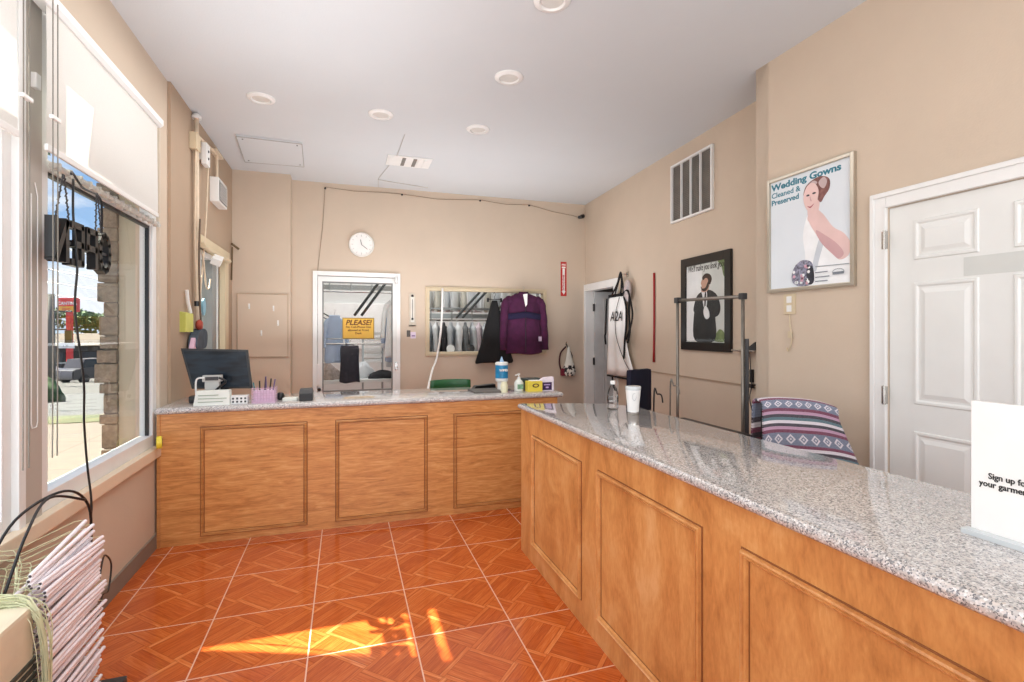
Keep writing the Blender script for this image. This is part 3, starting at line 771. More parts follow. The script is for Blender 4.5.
# ---------------------------------------------------------------- wall things, back wall
t = thing('wall_clock', BW.p(.187, 2.30, 0), 'round white wall clock above the glass door', 'clock')
cc = BW.p(.187, 2.44, 0)
mb = MB(); mb.lathe([(.142, 0), (.146, .01), (.146, .028), (.138, .036), (.130, .034), (.128, .022)], cc, 40, BW.N); mb.build('case', simple('clock_rim', s2l(222, 220, 214), .35), t, smooth=True, angle=40)
mb = MB(); mb.lathe([(.128, .022), (.127, .024)], cc, 40, BW.N); dial = mb.build('dial', M_paper, t)
mb = MB()
for i in range(12):
    a = i*PI/6; r0, r1 = (.10, .118) if i % 3 else (.094, .118)
    mb.tube([BW.p(.187+r0*math.sin(a), 2.44+r0*math.cos(a), .026), BW.p(.187+r1*math.sin(a), 2.44+r1*math.cos(a), .026)], .0022, 5)
mb.build('hour_marks', simple('pale_marks', s2l(170, 168, 164), .5), dial)
for (a, L, w) in ((R(-12), .06, .0035), (R(128), .085, .0028)):
    mb = MB(); mb.tube([BW.p(.187, 2.44, .029), BW.p(.187+L*math.sin(a), 2.44+L*math.cos(a), .029)], w, 6); mb.build('clock_hand', M_dark, dial)

t = thing('thermometer', BW.p(.79, 1.48, 0), 'tall narrow wall thermometer between the glass door and pass-through window', 'thermometer')
mb = MB(); o8 = blob([(.745, 1.50), (.745, 1.82), (.75, 1.86), (.788, 1.885), (.826, 1.86), (.831, 1.82), (.831, 1.50), (.826, 1.485), (.75, 1.485)], 3); BW.prism(mb, o8, 0, .012); mb.build('backing_plate', simple('beige_plate', s2l(196, 184, 166), .4), t)
mb = MB(); BW.box(mb, .765, .811, 1.52, 1.83, .012, .016, .002); mb.build('scale', simple('pale_scale', s2l(214, 210, 200), .4), t)
mb = MB(); mb.lathe([(.016, 0), (.014, .006)], BW.p(.788, 1.845, .012), 16, BW.N); mb.build('dial', M_black, t)
mb = MB(); mb.lathe([(.014, 0), (.012, .006)], BW.p(.788, 1.56, .016), 14, BW.N); mb.build('bulb', M_black, t)
mb = MB(); mb.tube([BW.p(.788, 1.56, .018), BW.p(.788, 1.8, .018)], .003, 6); mb.build('tube', M_dark, t)
mb = MB(); BW.box(mb, .72, .765, 1.34, 1.42, 0, .003); mb.mi = 1; BW.box(mb, .765, .83, 1.32, 1.40, 0, .003); mb.mi = 2; BW.box(mb, .78, .82, 1.345, 1.36, .003, .004)
tag(mb.build('sticker', [simple('sticker_dark', s2l(90, 84, 80), .6, .4, 60), simple('sticker_lilac', s2l(222, 208, 226), .5), simple('sticker_purple', s2l(140, 100, 160), .6)]), 'small lilac and grey sticker under the wall thermometer', 'sticker')

t = thing('fire_extinguisher_sign', BW.p(2.82, 1.885, 0), 'tall narrow red fire extinguisher sign with a white down arrow', 'sign')
mb = MB(); BW.box(mb, 2.775, 2.86, 1.885, 2.35, 0, .003); mb.build('sign_board', simple('sign_red', s2l(188, 36, 36), .4), t)
mb = MB(); BW.prism(mb, [(2.800, 2.26), (2.800, 1.95), (2.788, 1.95), (2.8175, 1.905), (2.847, 1.95), (2.835, 1.95), (2.835, 2.26)], .003, .004); BW.prism(mb, [(2.79, 2.285), (2.845, 2.285), (2.845, 2.265), (2.79, 2.265)], .003, .004); mb.build('arrow', M_paper, t)
text('FIRE', BW, 2.8175, 2.30, .003, .032, M_paper, t, align='CENTER', bold=.001)
M_red = simple('ink_red', s2l(170, 30, 30), .6)
text('EXTINGUISHER', BW, 2.826, 1.965, .004, .031, M_red, t, bold=.0008, rot=PI/2)

# striped bag hanging at the corner
t = thing('hanging_bag', BW.p(2.85, .80, .03), 'small patterned drawstring bag with dark red strap hanging at the back corner', 'bag')
mb = MB(); rows = []
for (b, w) in ((1.2, .012), (1.12, .03), (1.02, .05), (.93, .08), (.86, .095), (.81, .075), (.80, .03)):
    rows.append([BW.p(2.87+w*math.cos(2*PI*k/20) + (1.2-b)*.03, b, .05+.5*w*math.sin(2*PI*k/20)) for k in range(20)])
mb.grid(rows, closed=True)
def bagmat():
    m, nt, b = newmat('bag_pattern'); v = nt.nodes.new('ShaderNodeTexVoronoi'); v.inputs['Scale'].default_value = 40; nt.links.new(pos(nt, 'world'), v.inputs['Vector'])
    q = sep(nt, v.outputs['Color']); z = sep(nt, pos(nt))[2]
    nt.links.new(mixc(nt, q[0].gt(.5)*(z.lt(.95)), s2l(226, 224, 214), s2l(40, 40, 44)), b.inputs['Base Color']); setin(b, 'Roughness', .9); return m
mb.build('pouch', bagmat(), t, smooth=True)
mb = MB(); mb.tube(spline([BW.p(2.84, 1.2, .03), BW.p(2.76, 1.12, .04), BW.p(2.735, 1.0, .05), BW.p(2.755, .9, .05), BW.p(2.79, .86, .05)], 5), .010, 6); mb.build('strap', simple('dark_maroon', s2l(64, 18, 26), .8), t, smooth=True)
mb = MB(); mb.box(2.755, 2.83, 6.26, 6.30, .81, .91, .01); mb.build('red_pouch', simple('maroon_cloth', s2l(120, 32, 50), .8), t)
mb = MB(); mb.tube(spline([BW.p(2.84, 1.24, .03), BW.p(2.87, 1.17, .05), BW.p(2.92, 1.08, .05), BW.p(2.90, 1.0, .05)], 5), .008, 6); mb.build('cord', M_black, t)
mb = MB(); mb.tube([BW.p(2.84, 1.25, -.001), BW.p(2.84, 1.25, .04), BW.p(2.84, 1.27, .045)], .004, 6); mb.build('hook', M_chrome, t)

# wire along the top of the back wall with clips
mb = MB()
WP = [(-.31, 2.05), (-.25, 2.62), (-.22, 3.105), (.1, 3.085), (.45, 3.10), (.663, 3.098), (1.1, 3.07), (1.648, 3.105), (2.0, 3.075), (2.318, 3.095), (2.65, 3.03), (2.958, 2.996), (3.03, 2.98)]
mb.tube([BW.p(a, min(b-.01, H-.02), .006) for a, b in WP], .0028, 6)
wire = mb.build('ceiling_wire', simple('thin_brown_wire', s2l(132, 112, 92), .6)); tag(wire, 'thin wire strung along the top of the back wall to the camera', 'wire')
for (a, b) in ((-.22, 3.09), (.663, 3.09), (1.648, 3.095), (2.318, 3.085)):
    mb = MB(); mb.lathe([(.012, 0), (.012, .012), (.006, .018)], BW.p(a, b-.01, 0), 10, BW.N); tag(mb.build('cable_clip', M_black), 'small black cable clip on the wire along the top of the back wall', 'clip', 'cable clips on the back wall wire')
t = thing('security_camera', (3.05, 6.26, 2.94), 'small dark security camera in the back right ceiling corner', 'camera')
mb = MB(); mb.lathe([(.028, 0), (.028, .05), (.02, .07)], (3.09, 6.29, 2.98), 14, (-1, -.6, -.35)); mb.build('camera_body', M_black, t, smooth=True, angle=40)
mb = MB(); mb.lathe([(.022, 0), (.022, .035), (.012, .04)], (3.03, 6.25, 2.955), 12, (-1, -.8, -.3)); mb.build('lens', M_dark, t)
mb = MB(); mb.tube([(3.11, 6.33, 3.02), (3.09, 6.29, 2.98)], .008, 6); mb.build('bracket', M_chrome, t)

# ---------------------------------------------------------------- right rear wall things
t = thing('apron', FRW.p(-2.15, .9, .05), 'white apron with black trim and letters A2A hung beside the open door', 'apron')
M_apr = simple('off_white_apron', s2l(240, 240, 238), .85, .05, 5, bmp=.1)
rows = []
prof = [(0, -2.40, -1.99), (.05, -2.42, -1.99), (.3, -2.43, -1.99), (.55, -2.435, -1.98), (.75, -2.44, -1.90), (.9, -2.445, -1.82), (1, -2.45, -1.79)]
for (tt, l, r_) in prof:
    rows.append([FRW.p(l+(r_-l)*j/16, 1.82-tt*.93+.02*j/16, .06+.012*math.sin(j*.9+tt)*(.3+tt)) for j in range(17)])
mb = MB(); mb.grid(rows); o = mb.build('apron_cloth', M_apr, t, smooth=True)
so = o.modifiers.new('s', 'SOLIDIFY'); so.thickness = .004
mb = MB(); FRW.box(mb, -2.42, -1.99, 1.81, 1.845, .055, .07); mb.build('top_trim', M_blackcloth, t)
mb = MB(); FRW.box(mb, -2.46, -1.80, .865, .885, .055, .07); mb.build('bottom_trim', M_blackcloth, t)
mb = MB()
for pts in ([(-2.3, 1.83), (-2.15, 1.96), (-2.09, 2.06), (-2.06, 2.07), (-2.02, 1.95), (-2.0, 1.83)], [(-2.22, 1.83), (-2.12, 1.98), (-2.06, 2.05), (-2.05, 1.93), (-2.08, 1.82)],
            [(-2.0, 1.83), (-1.9, 1.86), (-1.82, 1.7), (-1.79, 1.58), (-1.84, 1.45), (-1.93, 1.32)], [(-1.99, 1.8), (-1.93, 1.65), (-1.94, 1.45), (-1.97, 1.3), (-1.99, 1.1)],
            [(-1.86, 1.8), (-1.87, 1.6), (-1.85, 1.4), (-1.9, 1.28)], [(-2.43, 1.8), (-2.45, 1.6), (-2.46, 1.4), (-2.48, 1.35), (-2.46, 1.25)],
            [(-2.28, .87), (-2.26, .78), (-2.2, .72)], [(-2.1, 1.8), (-2.2, 1.6), (-2.18, 1.35), (-2.0, 1.1), (-1.86, .98)]):
    w = .004 if pts[0][0] == -2.1 else .011
    mb.tube([FRW.p(v[0], v[1], .085) for v in spline(pts, 5)], w, 6)
mb.build('strap', M_blackcloth, t, smooth=True)
text('A2A', FRW, -2.2, 1.53, .078, .16, M_black, t, align='CENTER', bold=.001, sx=1.05, shear=.2)
mb = MB(); mb.tube([FRW.p(-2.06, 2.06, -.001), FRW.p(-2.06, 2.06, .08), FRW.p(-2.06, 2.09, .09)], .005, 6); FRW.box(mb, -2.09, -2.03, 2.03, 2.09, 0, .01, .003); mb.build('hook', M_chrome, t)
heap_o = MB(); rows = []
for (b, w) in ((1.98, .02), (1.95, .05), (1.88, .07), (1.80, .06), (1.74, .02)):
    rows.append([FRW.p(-1.95+w*math.cos(2*PI*k/16), b, .06+.5*w*math.sin(2*PI*k/16)) for k in range(16)])
heap_o.grid(rows, closed=True); tag(heap_o.build('plastic_bag', simple('greyish_bag', s2l(176, 166, 166), .4, .2, 30), smooth=True), 'crumpled grey plastic bag hanging just right of the apron hook', 'bag')

mb = MB(); P = [FRW.p(-1.471+.004*math.sin(i*.5), 2.01-.115*i*.998, .012) for i in range(9)]; mb.tube(P, [.011]*8+[.014], 8)
tag(mb.build('red_rod', simple('dark_red_plastic', s2l(150, 22, 26), .4), smooth=True), 'long thin dark red strip hanging on the wall between apron and framed poster', 'strip')

def poster(fr, a0, a1, b0, b1, w, label, mfr, mpaper, th=.025):
    t = thing('framed_poster', fr.p((a0+a1)/2, b0, 0), label, 'poster')
    mb = MB(); fr.frame(mb, a0, a1, b0, b1, w, 0, th, .004); mb.build('picture_frame', mfr, t)
    mb = MB(); fr.box(mb, a0+w*.8, a1-w*.8, b0+w*.8, b1-w*.8, .002, th*.45); mb.build('print_sheet', mpaper, t)
    return t, th*.45
def flat(t, fr, shapes, c, name='printed_figure'):
    mats = []; mb = MB()
    for i, (pts, m) in enumerate(shapes):
        if m not in mats: mats.append(m)
        mb.mi = mats.index(m)
        cc = c + .0004*(i+1)
        fr.prism(mb, pts, c-.0002, cc)
    return mb.build(name, mats, t)
# suit poster
a0, a1, b0, b1 = -.975, -.284, 1.24, 2.075
t, c = poster(FRW, a0, a1, b0, b1, .075, 'black framed poster of a bearded man in a dark suit jacket', simple('black_frame_gloss', s2l(16, 15, 16), .3), simple('pale_print', s2l(214, 218, 214), .5, .12, 4))
W_, H_ = (a1-a0), (b1-b0)
def q(pts, sm=True):
    L = [(a0+.075+u*(W_-.15), b0+.075+(v if v < .62 or not sm or u > .7 else .62+(v-.62)*.8)*(H_-.15)) for u, v in pts]
    return blob(L, 4) if sm else L
skin = simple('print_skin', s2l(196, 158, 138), .6); suit = simple('print_dark_suit', s2l(44, 46, 46), .6, .25, 20); hair = simple('print_dark_hair', s2l(58, 40, 32), .6, .2, 30)
green = simple('print_green', s2l(120, 138, 92), .6, .3, 30); sheet2 = simple('print_white', s2l(236, 238, 238), .5)
flat(t, FRW, [(q([(.0, .02), (.42, .02), (.42, .96), (.0, .96)], False), sheet2), (q([(.82, 1.0), (.9, .93), (.96, .8), (1.0, .86), (1.0, 1.0)]), green), (q([(.72, .04), (.85, .16), (.97, .12), (.99, .02), (.8, .01)]), green),
    (q([(.24, .02), (.74, .02), (.76, .3), (.7, .45), (.6, .5), (.3, .5), (.2, .3)]), suit),
    (q([(.20, .44), (.30, .60), (.48, .66), (.64, .66), (.80, .58), (.88, .44), (.84, .34), (.7, .31), (.56, .34), (.4, .38), (.24, .38)]), suit),
    (q([(.42, .66), (.54, .67), (.56, .52), (.52, .40), (.46, .48), (.44, .58)]), sheet2), (q([(.50, .62), (.535, .62), (.52, .46), (.49, .44)]), suit),
    (q([(.41, .66), (.42, .74), (.40, .79), (.45, .86), (.56, .88), (.62, .80), (.60, .70), (.56, .65), (.47, .64)]), skin),
    (q([(.40, .735), (.44, .70), (.52, .71), (.57, .78), (.60, .80), (.60, .72), (.52, .655), (.43, .67)]), hair),
    (q([(.46, .83), (.44, .88), (.52, .93), (.62, .91), (.67, .84), (.64, .76), (.60, .76), (.58, .84), (.52, .86)]), hair),
    (q([(.47, .40), (.52, .46), (.60, .40), (.62, .32), (.55, .29), (.49, .33)]), sheet2)], c)
text("We'll make you look good", FRW, a0+.095, 1.945, c, .078, M_black, t, bold=.0007, shear=.35, sx=.62)
mb = MB(); mb.poly([FRW.p(a, b, .018) for a, b in ((a0+.07, b0+.07), (a1-.07, b0+.07), (a1-.07, b1-.07), (a0+.07, b1-.07))]); mb.build('frame_glass', glass_mat('poster_glass', (1, 1, 1), .5), t)

# high interior window / vent with vertical bars
t = thing('vent_grille', FRW.p(-.84, 2.455, 0), 'white barred vent grille high on the right wall above the suit poster', 'vent')
mb = MB(); FRW.box(mb, -1.13, -.53, 2.46, 2.99, .001, .006)
M_slot = newmat('dark_vent_mesh')
_m, _nt, _b = M_slot; _x, _y, _z = sep(_nt, pos(_nt)); _nt.links.new(ramp(_nt, (_z*60).fract()*.5 + noise(_nt, pos(_nt), 9, 3)*.5, [(.2, s2l(64, 60, 56)), (.8, s2l(116, 110, 102))]), _b.inputs['Base Color'])
mb.build('mesh_backing', _m, t)
mb = MB(); FRW.frame(mb, -1.145, -.518, 2.445, 3.0, .019, 0, .028, .003); mb.build('vent_frame', M_white, t)
for i in range(3):
    a = -1.121 + (i+1)*.145
    mb = MB(); FRW.box(mb, a-.006, a+.006, 2.46, 2.985, .006, .024); mb.build('bar', M_white, t)

# thin chair-rail line
mb = MB(); FRW.box(mb, -1.9, .04, .985, .997, 0, .01); struct(mb, 'trim_6', M_walld)
# small shelf device with cord at the wall corner
t = thing('wall_bracket', FRW.p(-.08, 1.25, 0), 'small grey bracket shelf with dangling cord at the wall corner', 'bracket')
mb = MB(); FRW.box(mb, -.22, .03, 1.255, 1.268, 0, .07, .003); mb.build('shelf', M_chrome, t)
mb = MB(); FRW.prism(mb, [(-.09, 1.268), (.02, 1.268), (.02, 1.33)], .01, .05); mb.build('holder', M_dark, t)
mb = MB(); mb.tube(spline([FRW.p(-.07, 1.25, .02), FRW.p(-.06, 1.12, .02), FRW.p(-.05, 1.0, .02), FRW.p(-.07, .9, .02), FRW.p(-.04, .8, .02)], 5), .004, 6); mb.build('cord', M_dark, t)
mb = MB(); FRW.box(mb, -.09, -.03, .98, 1.01, .0, .03, .004); mb.mi = 0; FRW.box(mb, -.075, -.045, 1.02, 1.12, 0, .02, .004); mb.build('plug', M_black, t)

# ---------------------------------------------------------------- wedding poster, near right wall
a0, a1, b0, b1 = -2.592, -2.004, 1.655, 2.375
t, c = poster(NR, a0, a1, b0, b1, .022, 'silver framed wedding gowns poster of a bride in white on the near right wall', simple('champagne_metal', s2l(188, 180, 166), .3, .06, metal=.7), simple('pale_blue_print', s2l(222, 229, 235), .9, .03, 3, spec=.05))
W_, H_ = a1-a0, b1-b0
def q(pts, sm=True):
    L = [(a0+.022+u*(W_-.044), b0+.022+v*(H_-.044)) for u, v in pts]
    return blob(L, 5) if sm else L
skin = simple('print_bride_skin', s2l(226, 196, 192), .9, spec=.05); skd = simple('print_skin_shade', s2l(204, 166, 168), .9, spec=.05); hr = simple('print_auburn_hair', s2l(132, 96, 92), .9, .35, 40, spec=.05)
gown = simple('print_gown', s2l(240, 242, 244), .5, .05, 14, spec=.05); hl = simple('print_hair_light', s2l(196, 176, 176), .9, spec=.05); bq = simple('print_bouquet', s2l(130, 130, 148), .6, .7, 90); gsh = simple('print_gown_shade', s2l(206, 212, 220), .5, spec=.05); dkp = simple('print_dark', s2l(46, 48, 58), .6, .3, 40)
lip = simple('print_lips', s2l(170, 84, 92), .6); ink = simple('print_grey_ink', s2l(120, 128, 138), .6); tealm = simple('teal_ink', s2l(44, 118, 138), .6)
flat(t, NR, [(q([(.46, .0), (.47, .25), (.44, .45), (.50, .62), (.58, .62), (.72, .45), (.80, .30), (.98, .20), (.99, .0)]), gown),
    (q([(.56, .16), (.6, .3), (.66, .42), (.7, .38), (.64, .22), (.6, .12)]), gsh),
    (q([(.52, .55), (.5, .66), (.56, .68), (.68, .60), (.80, .47), (.92, .40), (.99, .31), (.97, .22), (.88, .19), (.80, .24), (.68, .34), (.60, .44)]), skin),
    (q([(.60, .47), (.70, .42), (.84, .33), (.92, .24), (.86, .20), (.78, .26), (.66, .36)]), skd),
    (q([(.50, .58), (.54, .70), (.64, .72), (.62, .60), (.56, .55)]), skin),
    (q([(.46, .78), (.47, .86), (.55, .905), (.66, .92), (.755, .88), (.76, .80), (.70, .74), (.66, .70), (.62, .74), (.60, .82)]), hr),
    (q([(.64, .88), (.70, .905), (.735, .86), (.70, .81), (.65, .84)]), hl), (q([(.50, .865), (.57, .90), (.62, .875), (.56, .845)]), hl),
    (q([(.46, .72), (.455, .80), (.50, .87), (.58, .88), (.635, .81), (.62, .72), (.57, .645), (.515, .645)]), skin),
    (q([(.50, .695), (.54, .685), (.585, .705), (.54, .672)]), lip),
    (q([(.485, .785), (.51, .795), (.53, .785), (.51, .778)]), dkp), (q([(.56, .79), (.585, .80), (.61, .79), (.585, .783)]), dkp),
    (q([(.535, .775), (.54, .735), (.555, .73), (.547, .745)]), skd),
    (q([(.30, .10), (.34, .18), (.44, .23), (.55, .20), (.57, .10), (.55, .02), (.44, .0), (.33, .03)]), bq),
    (q([(.50, .14), (.56, .17), (.58, .05), (.54, .01), (.50, .04)]), dkp),
    (q([(.60, .16), (.98, .15), (.98, .147), (.60, .157)], False), ink), (q([(.60, .11), (.74, .11), (.74, .104), (.60, .104)], False), ink), (q([(.60, .07), (.76, .07), (.76, .064), (.60, .064)], False), ink), (q([(.60, .035), (.74, .035), (.74, .029), (.60, .029)], False), ink)], c)
# bouquet blossoms and round seal
mb = MB(); rr = random.Random(4)
for i in range(26):
    u, v = rr.uniform(.32, .54), rr.uniform(.02, .2); P = q([(u, v)] * 2, False)[0]; mb.mi = i % 3
    mb.lathe([(.010, 0), (.008, .0012)], NR.p(P[0], P[1], c+.006), 8, NR.N)
mb.build('printed_bouquet', [gown, bq, simple('print_pink', s2l(208, 160, 176), .6)], t)
P = q([(.87, .09)]*2, False)[0]; mb = MB()
for i in range(10):
    th = PI*i/9; mb.tube([NR.p(P[0]-.035*math.cos(th), P[1]+.018*math.sin(th), c+.009), NR.p(P[0]-.035*math.cos(th+.3), P[1]+.018*math.sin(th+.3), c+.009)], .0016, 4)
NR.box(mb, P[0]-.034, P[0]+.034, P[1]-.012, P[1]+.002, c+.008, c+.0092); mb.build('printed_seal', ink, t)
text('Wedding Gowns', NR, a0+.028, 2.300, c, .055, tealm, t, bold=.0018, sx=1.27)
text('Cleaned &', NR, a0+.028, 2.253, c, .046, tealm, t, bold=.0006, sx=1.10)
text('Preserved', NR, a0+.028, 2.208, c, .046, tealm, t, bold=.001, sx=1.10)
# outlet with cord below poster
t = thing('wall_outlet', NR.p(-2.43, 1.5, 0), 'beige wall outlet under the wedding gowns poster', 'outlet')
mb = MB(); NR.box(mb, -2.475, -2.39, 1.515, 1.64, 0, .008, .003); mb.build('cover_plate', M_tan, t)
mb = MB(); NR.box(mb, -2.45, -2.415, 1.585, 1.625, .008, .012, .002); NR.box(mb, -2.45, -2.415, 1.53, 1.57, .008, .012, .002); mb.build('socket', M_plastw, t)
mb = MB(); mb.tube(spline([NR.p(-2.43, 1.515, .008), NR.p(-2.42, 1.44, .015), NR.p(-2.41, 1.36, .012), NR.p(-2.43, 1.30, .01), NR.p(-2.445, 1.29, .008), NR.p(-2.452, 1.31, .008)], 5), .0035, 6)
NR.box(mb, -2.435, -2.412, 1.37, 1.41, .005, .018, .002)
tag(mb.build('dangling_wire', M_tan), 'short beige cord dangling from the outlet under the wedding poster', 'cord')

# ---------------------------------------------------------------- rack behind counter
t = thing('garment_rack', (2.47, 3.0, 0), 'tall grey metal garment rack standing behind the reception counter', 'rack')
M_rack = simple('weathered_steel_tube', s2l(134, 128, 120), .35, .15, 12, metal=.55)
pA, pB = Vector((2.42, 3.30, 0)), Vector((2.55, 2.77, 0))
up = Vector((0, 0, 1)); dr = (pB-pA).normalized(); pr = Vector((-dr.y, dr.x, 0))
mb = MB(); mb.tube([pA+up*1.645, pB+up*1.645], .012, 10); mb.build('top_bar', M_rack, t, smooth=True)
for p_ in (pA, pB):
    mb = MB(); mb.tube([p_+up*.05, p_+up*1.65], .012, 10); mb.build('post', M_rack, t, smooth=True)
    mb = MB(); mb.box(p_.x-.02, p_.x+.02, p_.y-.02, p_.y+.02, 1.625, 1.668, .006); mb.build('corner_joint', M_dark, t)
    mb = MB(); mb.tube([p_-pr*.22+up*.06, p_+pr*.22+up*.06], .014, 8); mb.build('foot', M_rack, t)
    for s_ in (-1, 1):
        mb = MB(); mb.lathe([(.01, -.012), (.028, -.01), (.028, .01), (.01, .012)], p_+pr*.2*s_+up*.028, 12, (1, 0, 0)); mb.build('caster', M_black, t)
mb = MB(); p_ = pB + dr*.03; mb.tube([p_+up*.4, p_+up*1.36], .013, 8); mb.tube([pB+up*.6, p_+up*.6], .008, 6); mb.build('inner_pole', M_dark, t)
mb = MB(); mb.tube([pA+up*.3, pB+up*.3], .01, 8); mb.build('lower_bar', M_rack, t)
# black desk behind the counter
t = thing('low_desk', (2.12, 2.85, 0), 'low black desk top just visible behind the reception counter', 'desk')
mb = MB(); mb.box(1.80, 2.38, 2.50, 3.16, .745, .775, .004); mb.build('desktop', M_black, t)
for x, y in ((1.84, 2.54), (2.34, 2.54), (1.84, 3.12), (2.34, 3.12)):
    mb = MB(); mb.box(x-.02, x+.02, y-.02, y+.02, 0, .745); mb.build('leg', M_black, t)
# small hook-shaped umbrella handles by the rack
for i, (x, y, z, l) in enumerate(((2.34, 3.28, 1.0, 'thin grey curved rod standing behind the reception counter beside the rack'), (2.25, 3.36, .93, 'short black curved handle standing behind the reception counter at the rack foot'))):
    mb = MB(); mb.tube(spline([(x, y, .0), (x, y, z-.03), (x+.01, y-.03, z), (x+.025, y-.06, z-.005), (x+.03, y-.07, z-.06)], 6), .006, 6)
    tag(mb.build('walking_cane', (M_rack, M_black)[i], smooth=True), l, 'cane')

# chairs ------------------------------------------------------------
def office_chair(name, loc, rz, label, bw, zt, mat, zs=.48):
    t = thing(name, loc, label, 'chair', None, rz)
    mb = MB(); mb.box(-bw/2, bw/2, -.02, .04, zt-.48, zt, .03); mb.build('backrest', mat, t, smooth=True, local=True, angle=50)
    mb = MB(); mb.box(-bw/2-.01, bw/2+.01, -.5, -.03, zs-.07, zs, .03); mb.build('seat', mat, t, smooth=True, local=True, angle=50)
    mb = MB(); mb.box(-.03, .03, .03, .05, zs-.05, zt-.2, .005); mb.build('back_bar', M_black, t, local=True)
    mb = MB(); mb.lathe([(.03, .08), (.03, .42)], (0, -.26, 0), 12); mb.build('gas_column', M_black, t, local=True)
    for k in range(5):
        a = 2*PI*k/5; x, y = .28*math.cos(a), -.26+.28*math.sin(a)
        mb = MB(); mb.tube([(0, -.26, .11), (x, y, .075)], [.025, .015], 8); lg = mb.build('leg', M_black, t, local=True)
        mb = MB(); mb.lathe([(.012, -.02), (.03, -.018), (.03, .018), (.012, .02)], (x, y, .03), 12, (math.sin(a), -math.cos(a), 0)); mb.build('caster', M_black, lg, local=True)
    return t
ch = office_chair('office_chair', (2.195, 2.02, 0), R(-20), 'dark office chair behind the reception counter carrying the woven blanket', .33, 1.02, M_blackcloth)
office_chair('office_chair', (2.52, 3.98, 0), R(20), 'navy backed chair behind the reception counter near the apron', .30, 1.07, simple('navy_cloth', s2l(20, 22, 44), .9, .15, bmp=.2), .46)
# blanket draped over the chair back
rows = []; n1 = 30; n2 = 24
bwid = .37; prof = []
for i in range(n1+1):      # front side (facing the camera) over the top to the back
    s_ = i/n1
    if s_ < .62: prof.append((-.045-.05*(1-s_/.62)**1.1 - .004*math.sin(s_*9), .66+.40*(s_/.62)))
    elif s_ < .78:
        a = (s_-.62)/.16*PI; prof.append((.012-.057*math.cos(a), 1.06+.022*math.sin(a)))
    else: prof.append((.07+.03*(s_-.78)/.22, 1.06-.26*(s_-.78)/.22))
MR = Matrix.Rotation(R(-20), 3, 'Z')
for (yy, zz) in prof[::-1]:
    row = []
    for j in range(n2+1):
        u = j/n2
        wid = bwid*(1.12 if zz < .9 and yy < 0 else 1.0 + .12*max(0, (1.02-zz)/.2 if yy < 0 else 0))
        fl = max(0, 1.03-zz)/.3 if yy < 0 else 0
        x = (u-.5)*bwid + fl*.11*max(0, u-.2)/.8 - fl*.02*(1-u)
        sag = -.014*(abs(u-.5)*2)**3 - (.03*u*u)
        y_ = yy + .006*math.sin(u*9+zz*7)
        v = MR @ Vector((x, y_, 0)); row.append((2.195+v.x, 2.02+v.y, zz-.012+sag))
    rows.append(row)
mb = MB(); mb.grid(rows, uv=True); o = mb.build('woven_blanket', blanket_mat(), smooth=True)
so = o.modifiers.new('s', 'SOLIDIFY'); so.thickness = .012; so.offset = 0
tag(o, 'purple and grey striped woven blanket draped over the office chair back', 'blanket')
# green chair behind the back counter
t = thing('plastic_chair', (1.0, 5.0, 0), 'green plastic chair whose back shows above the back counter', 'chair')
M_green = simple('green_plastic', s2l(24, 84, 44), .4, .15)
mb = MB(); rows = []
for i in range(8):
    z = .93 - i*.055
    rows.append([(1.0+.205*(j/10-.5)*2, 5.0+.04*math.cos((j/10-.5)*PI)+.0, z-.006*((j/10-.5)*2)**4) for j in range(11)])
mb.grid(rows); o = mb.build('backrest', M_green, t, smooth=True); so = o.modifiers.new('s', 'SOLIDIFY'); so.thickness = .018
mb = MB(); mb.box(.78, 1.22, 4.58, 5.0, .42, .45, .01); mb.build('seat', M_green, t)
for x, y in ((.80, 4.6), (1.20, 4.6), (.80, 4.99), (1.20, 4.99)):
    mb = MB(); mb.box(x-.02, x+.02, y-.02, y+.02, 0, .43, .004); mb.build('leg', M_green, t)

# ---------------------------------------------------------------- on reception counter
t = thing('tumbler_cup', (1.52, 2.47, ZR), 'white tumbler cup with clear lid on the reception counter', 'cup')
mb = MB(); mb.lathe([(.030, .0), (.031, .004), (.031, .014)], (1.52, 2.47, ZR), 28); mb.build('steel_base', M_chrome, t, smooth=True, angle=40)
mb = MB(); mb.lathe([(.031, .014), (.033, .05), (.038, .10), (.041, .135)], (1.52, 2.47, ZR), 28); mb.build('cup_body', M_plastw, t, smooth=True, angle=40)
mb = MB(); mb.lathe([(.042, .135), (.043, .14), (.043, .152), (.040, .156)], (1.52, 2.47, ZR), 28); mb.build('lid', M_lt, t, smooth=True, angle=40)
mb = MB()
for i in range(14):
    a = 2*PI*i/14; mb.tube([(1.505+.012*math.cos(a), 2.431+.002, ZR+.10+.02*math.sin(a)), (1.505+.012*math.cos(a+.45), 2.4305+.002, ZR+.10+.02*math.sin(a+.45))], .0011, 4)
mb.build('printed_emblem', simple('grey_print', s2l(176, 176, 178), .5), t)
t = thing('spray_bottle', (1.50, 2.66, ZR), 'clear plastic bottle standing left of the white tumbler', 'bottle')
mb = MB(); mb.lathe([(.030, 0), (.033, .006), (.033, .02), (.030, .03), (.033, .045), (.030, .06), (.033, .075), (.032, .095), (.022, .125), (.013, .14), (.012, .15)], (1.50, 2.66, ZR), 24); mb.build('bottle_body', M_clear, t, smooth=True)
mb = MB(); mb.lathe([(.015, .148), (.015, .165), (.012, .168)], (1.50, 2.66, ZR), 16); mb.build('cap', M_plastw, t)
mb = MB(); mb.lathe([(.0335, .048), (.0335, .075)], (1.50, 2.66, ZR), 24); mb.build('label_band', M_clear, t)
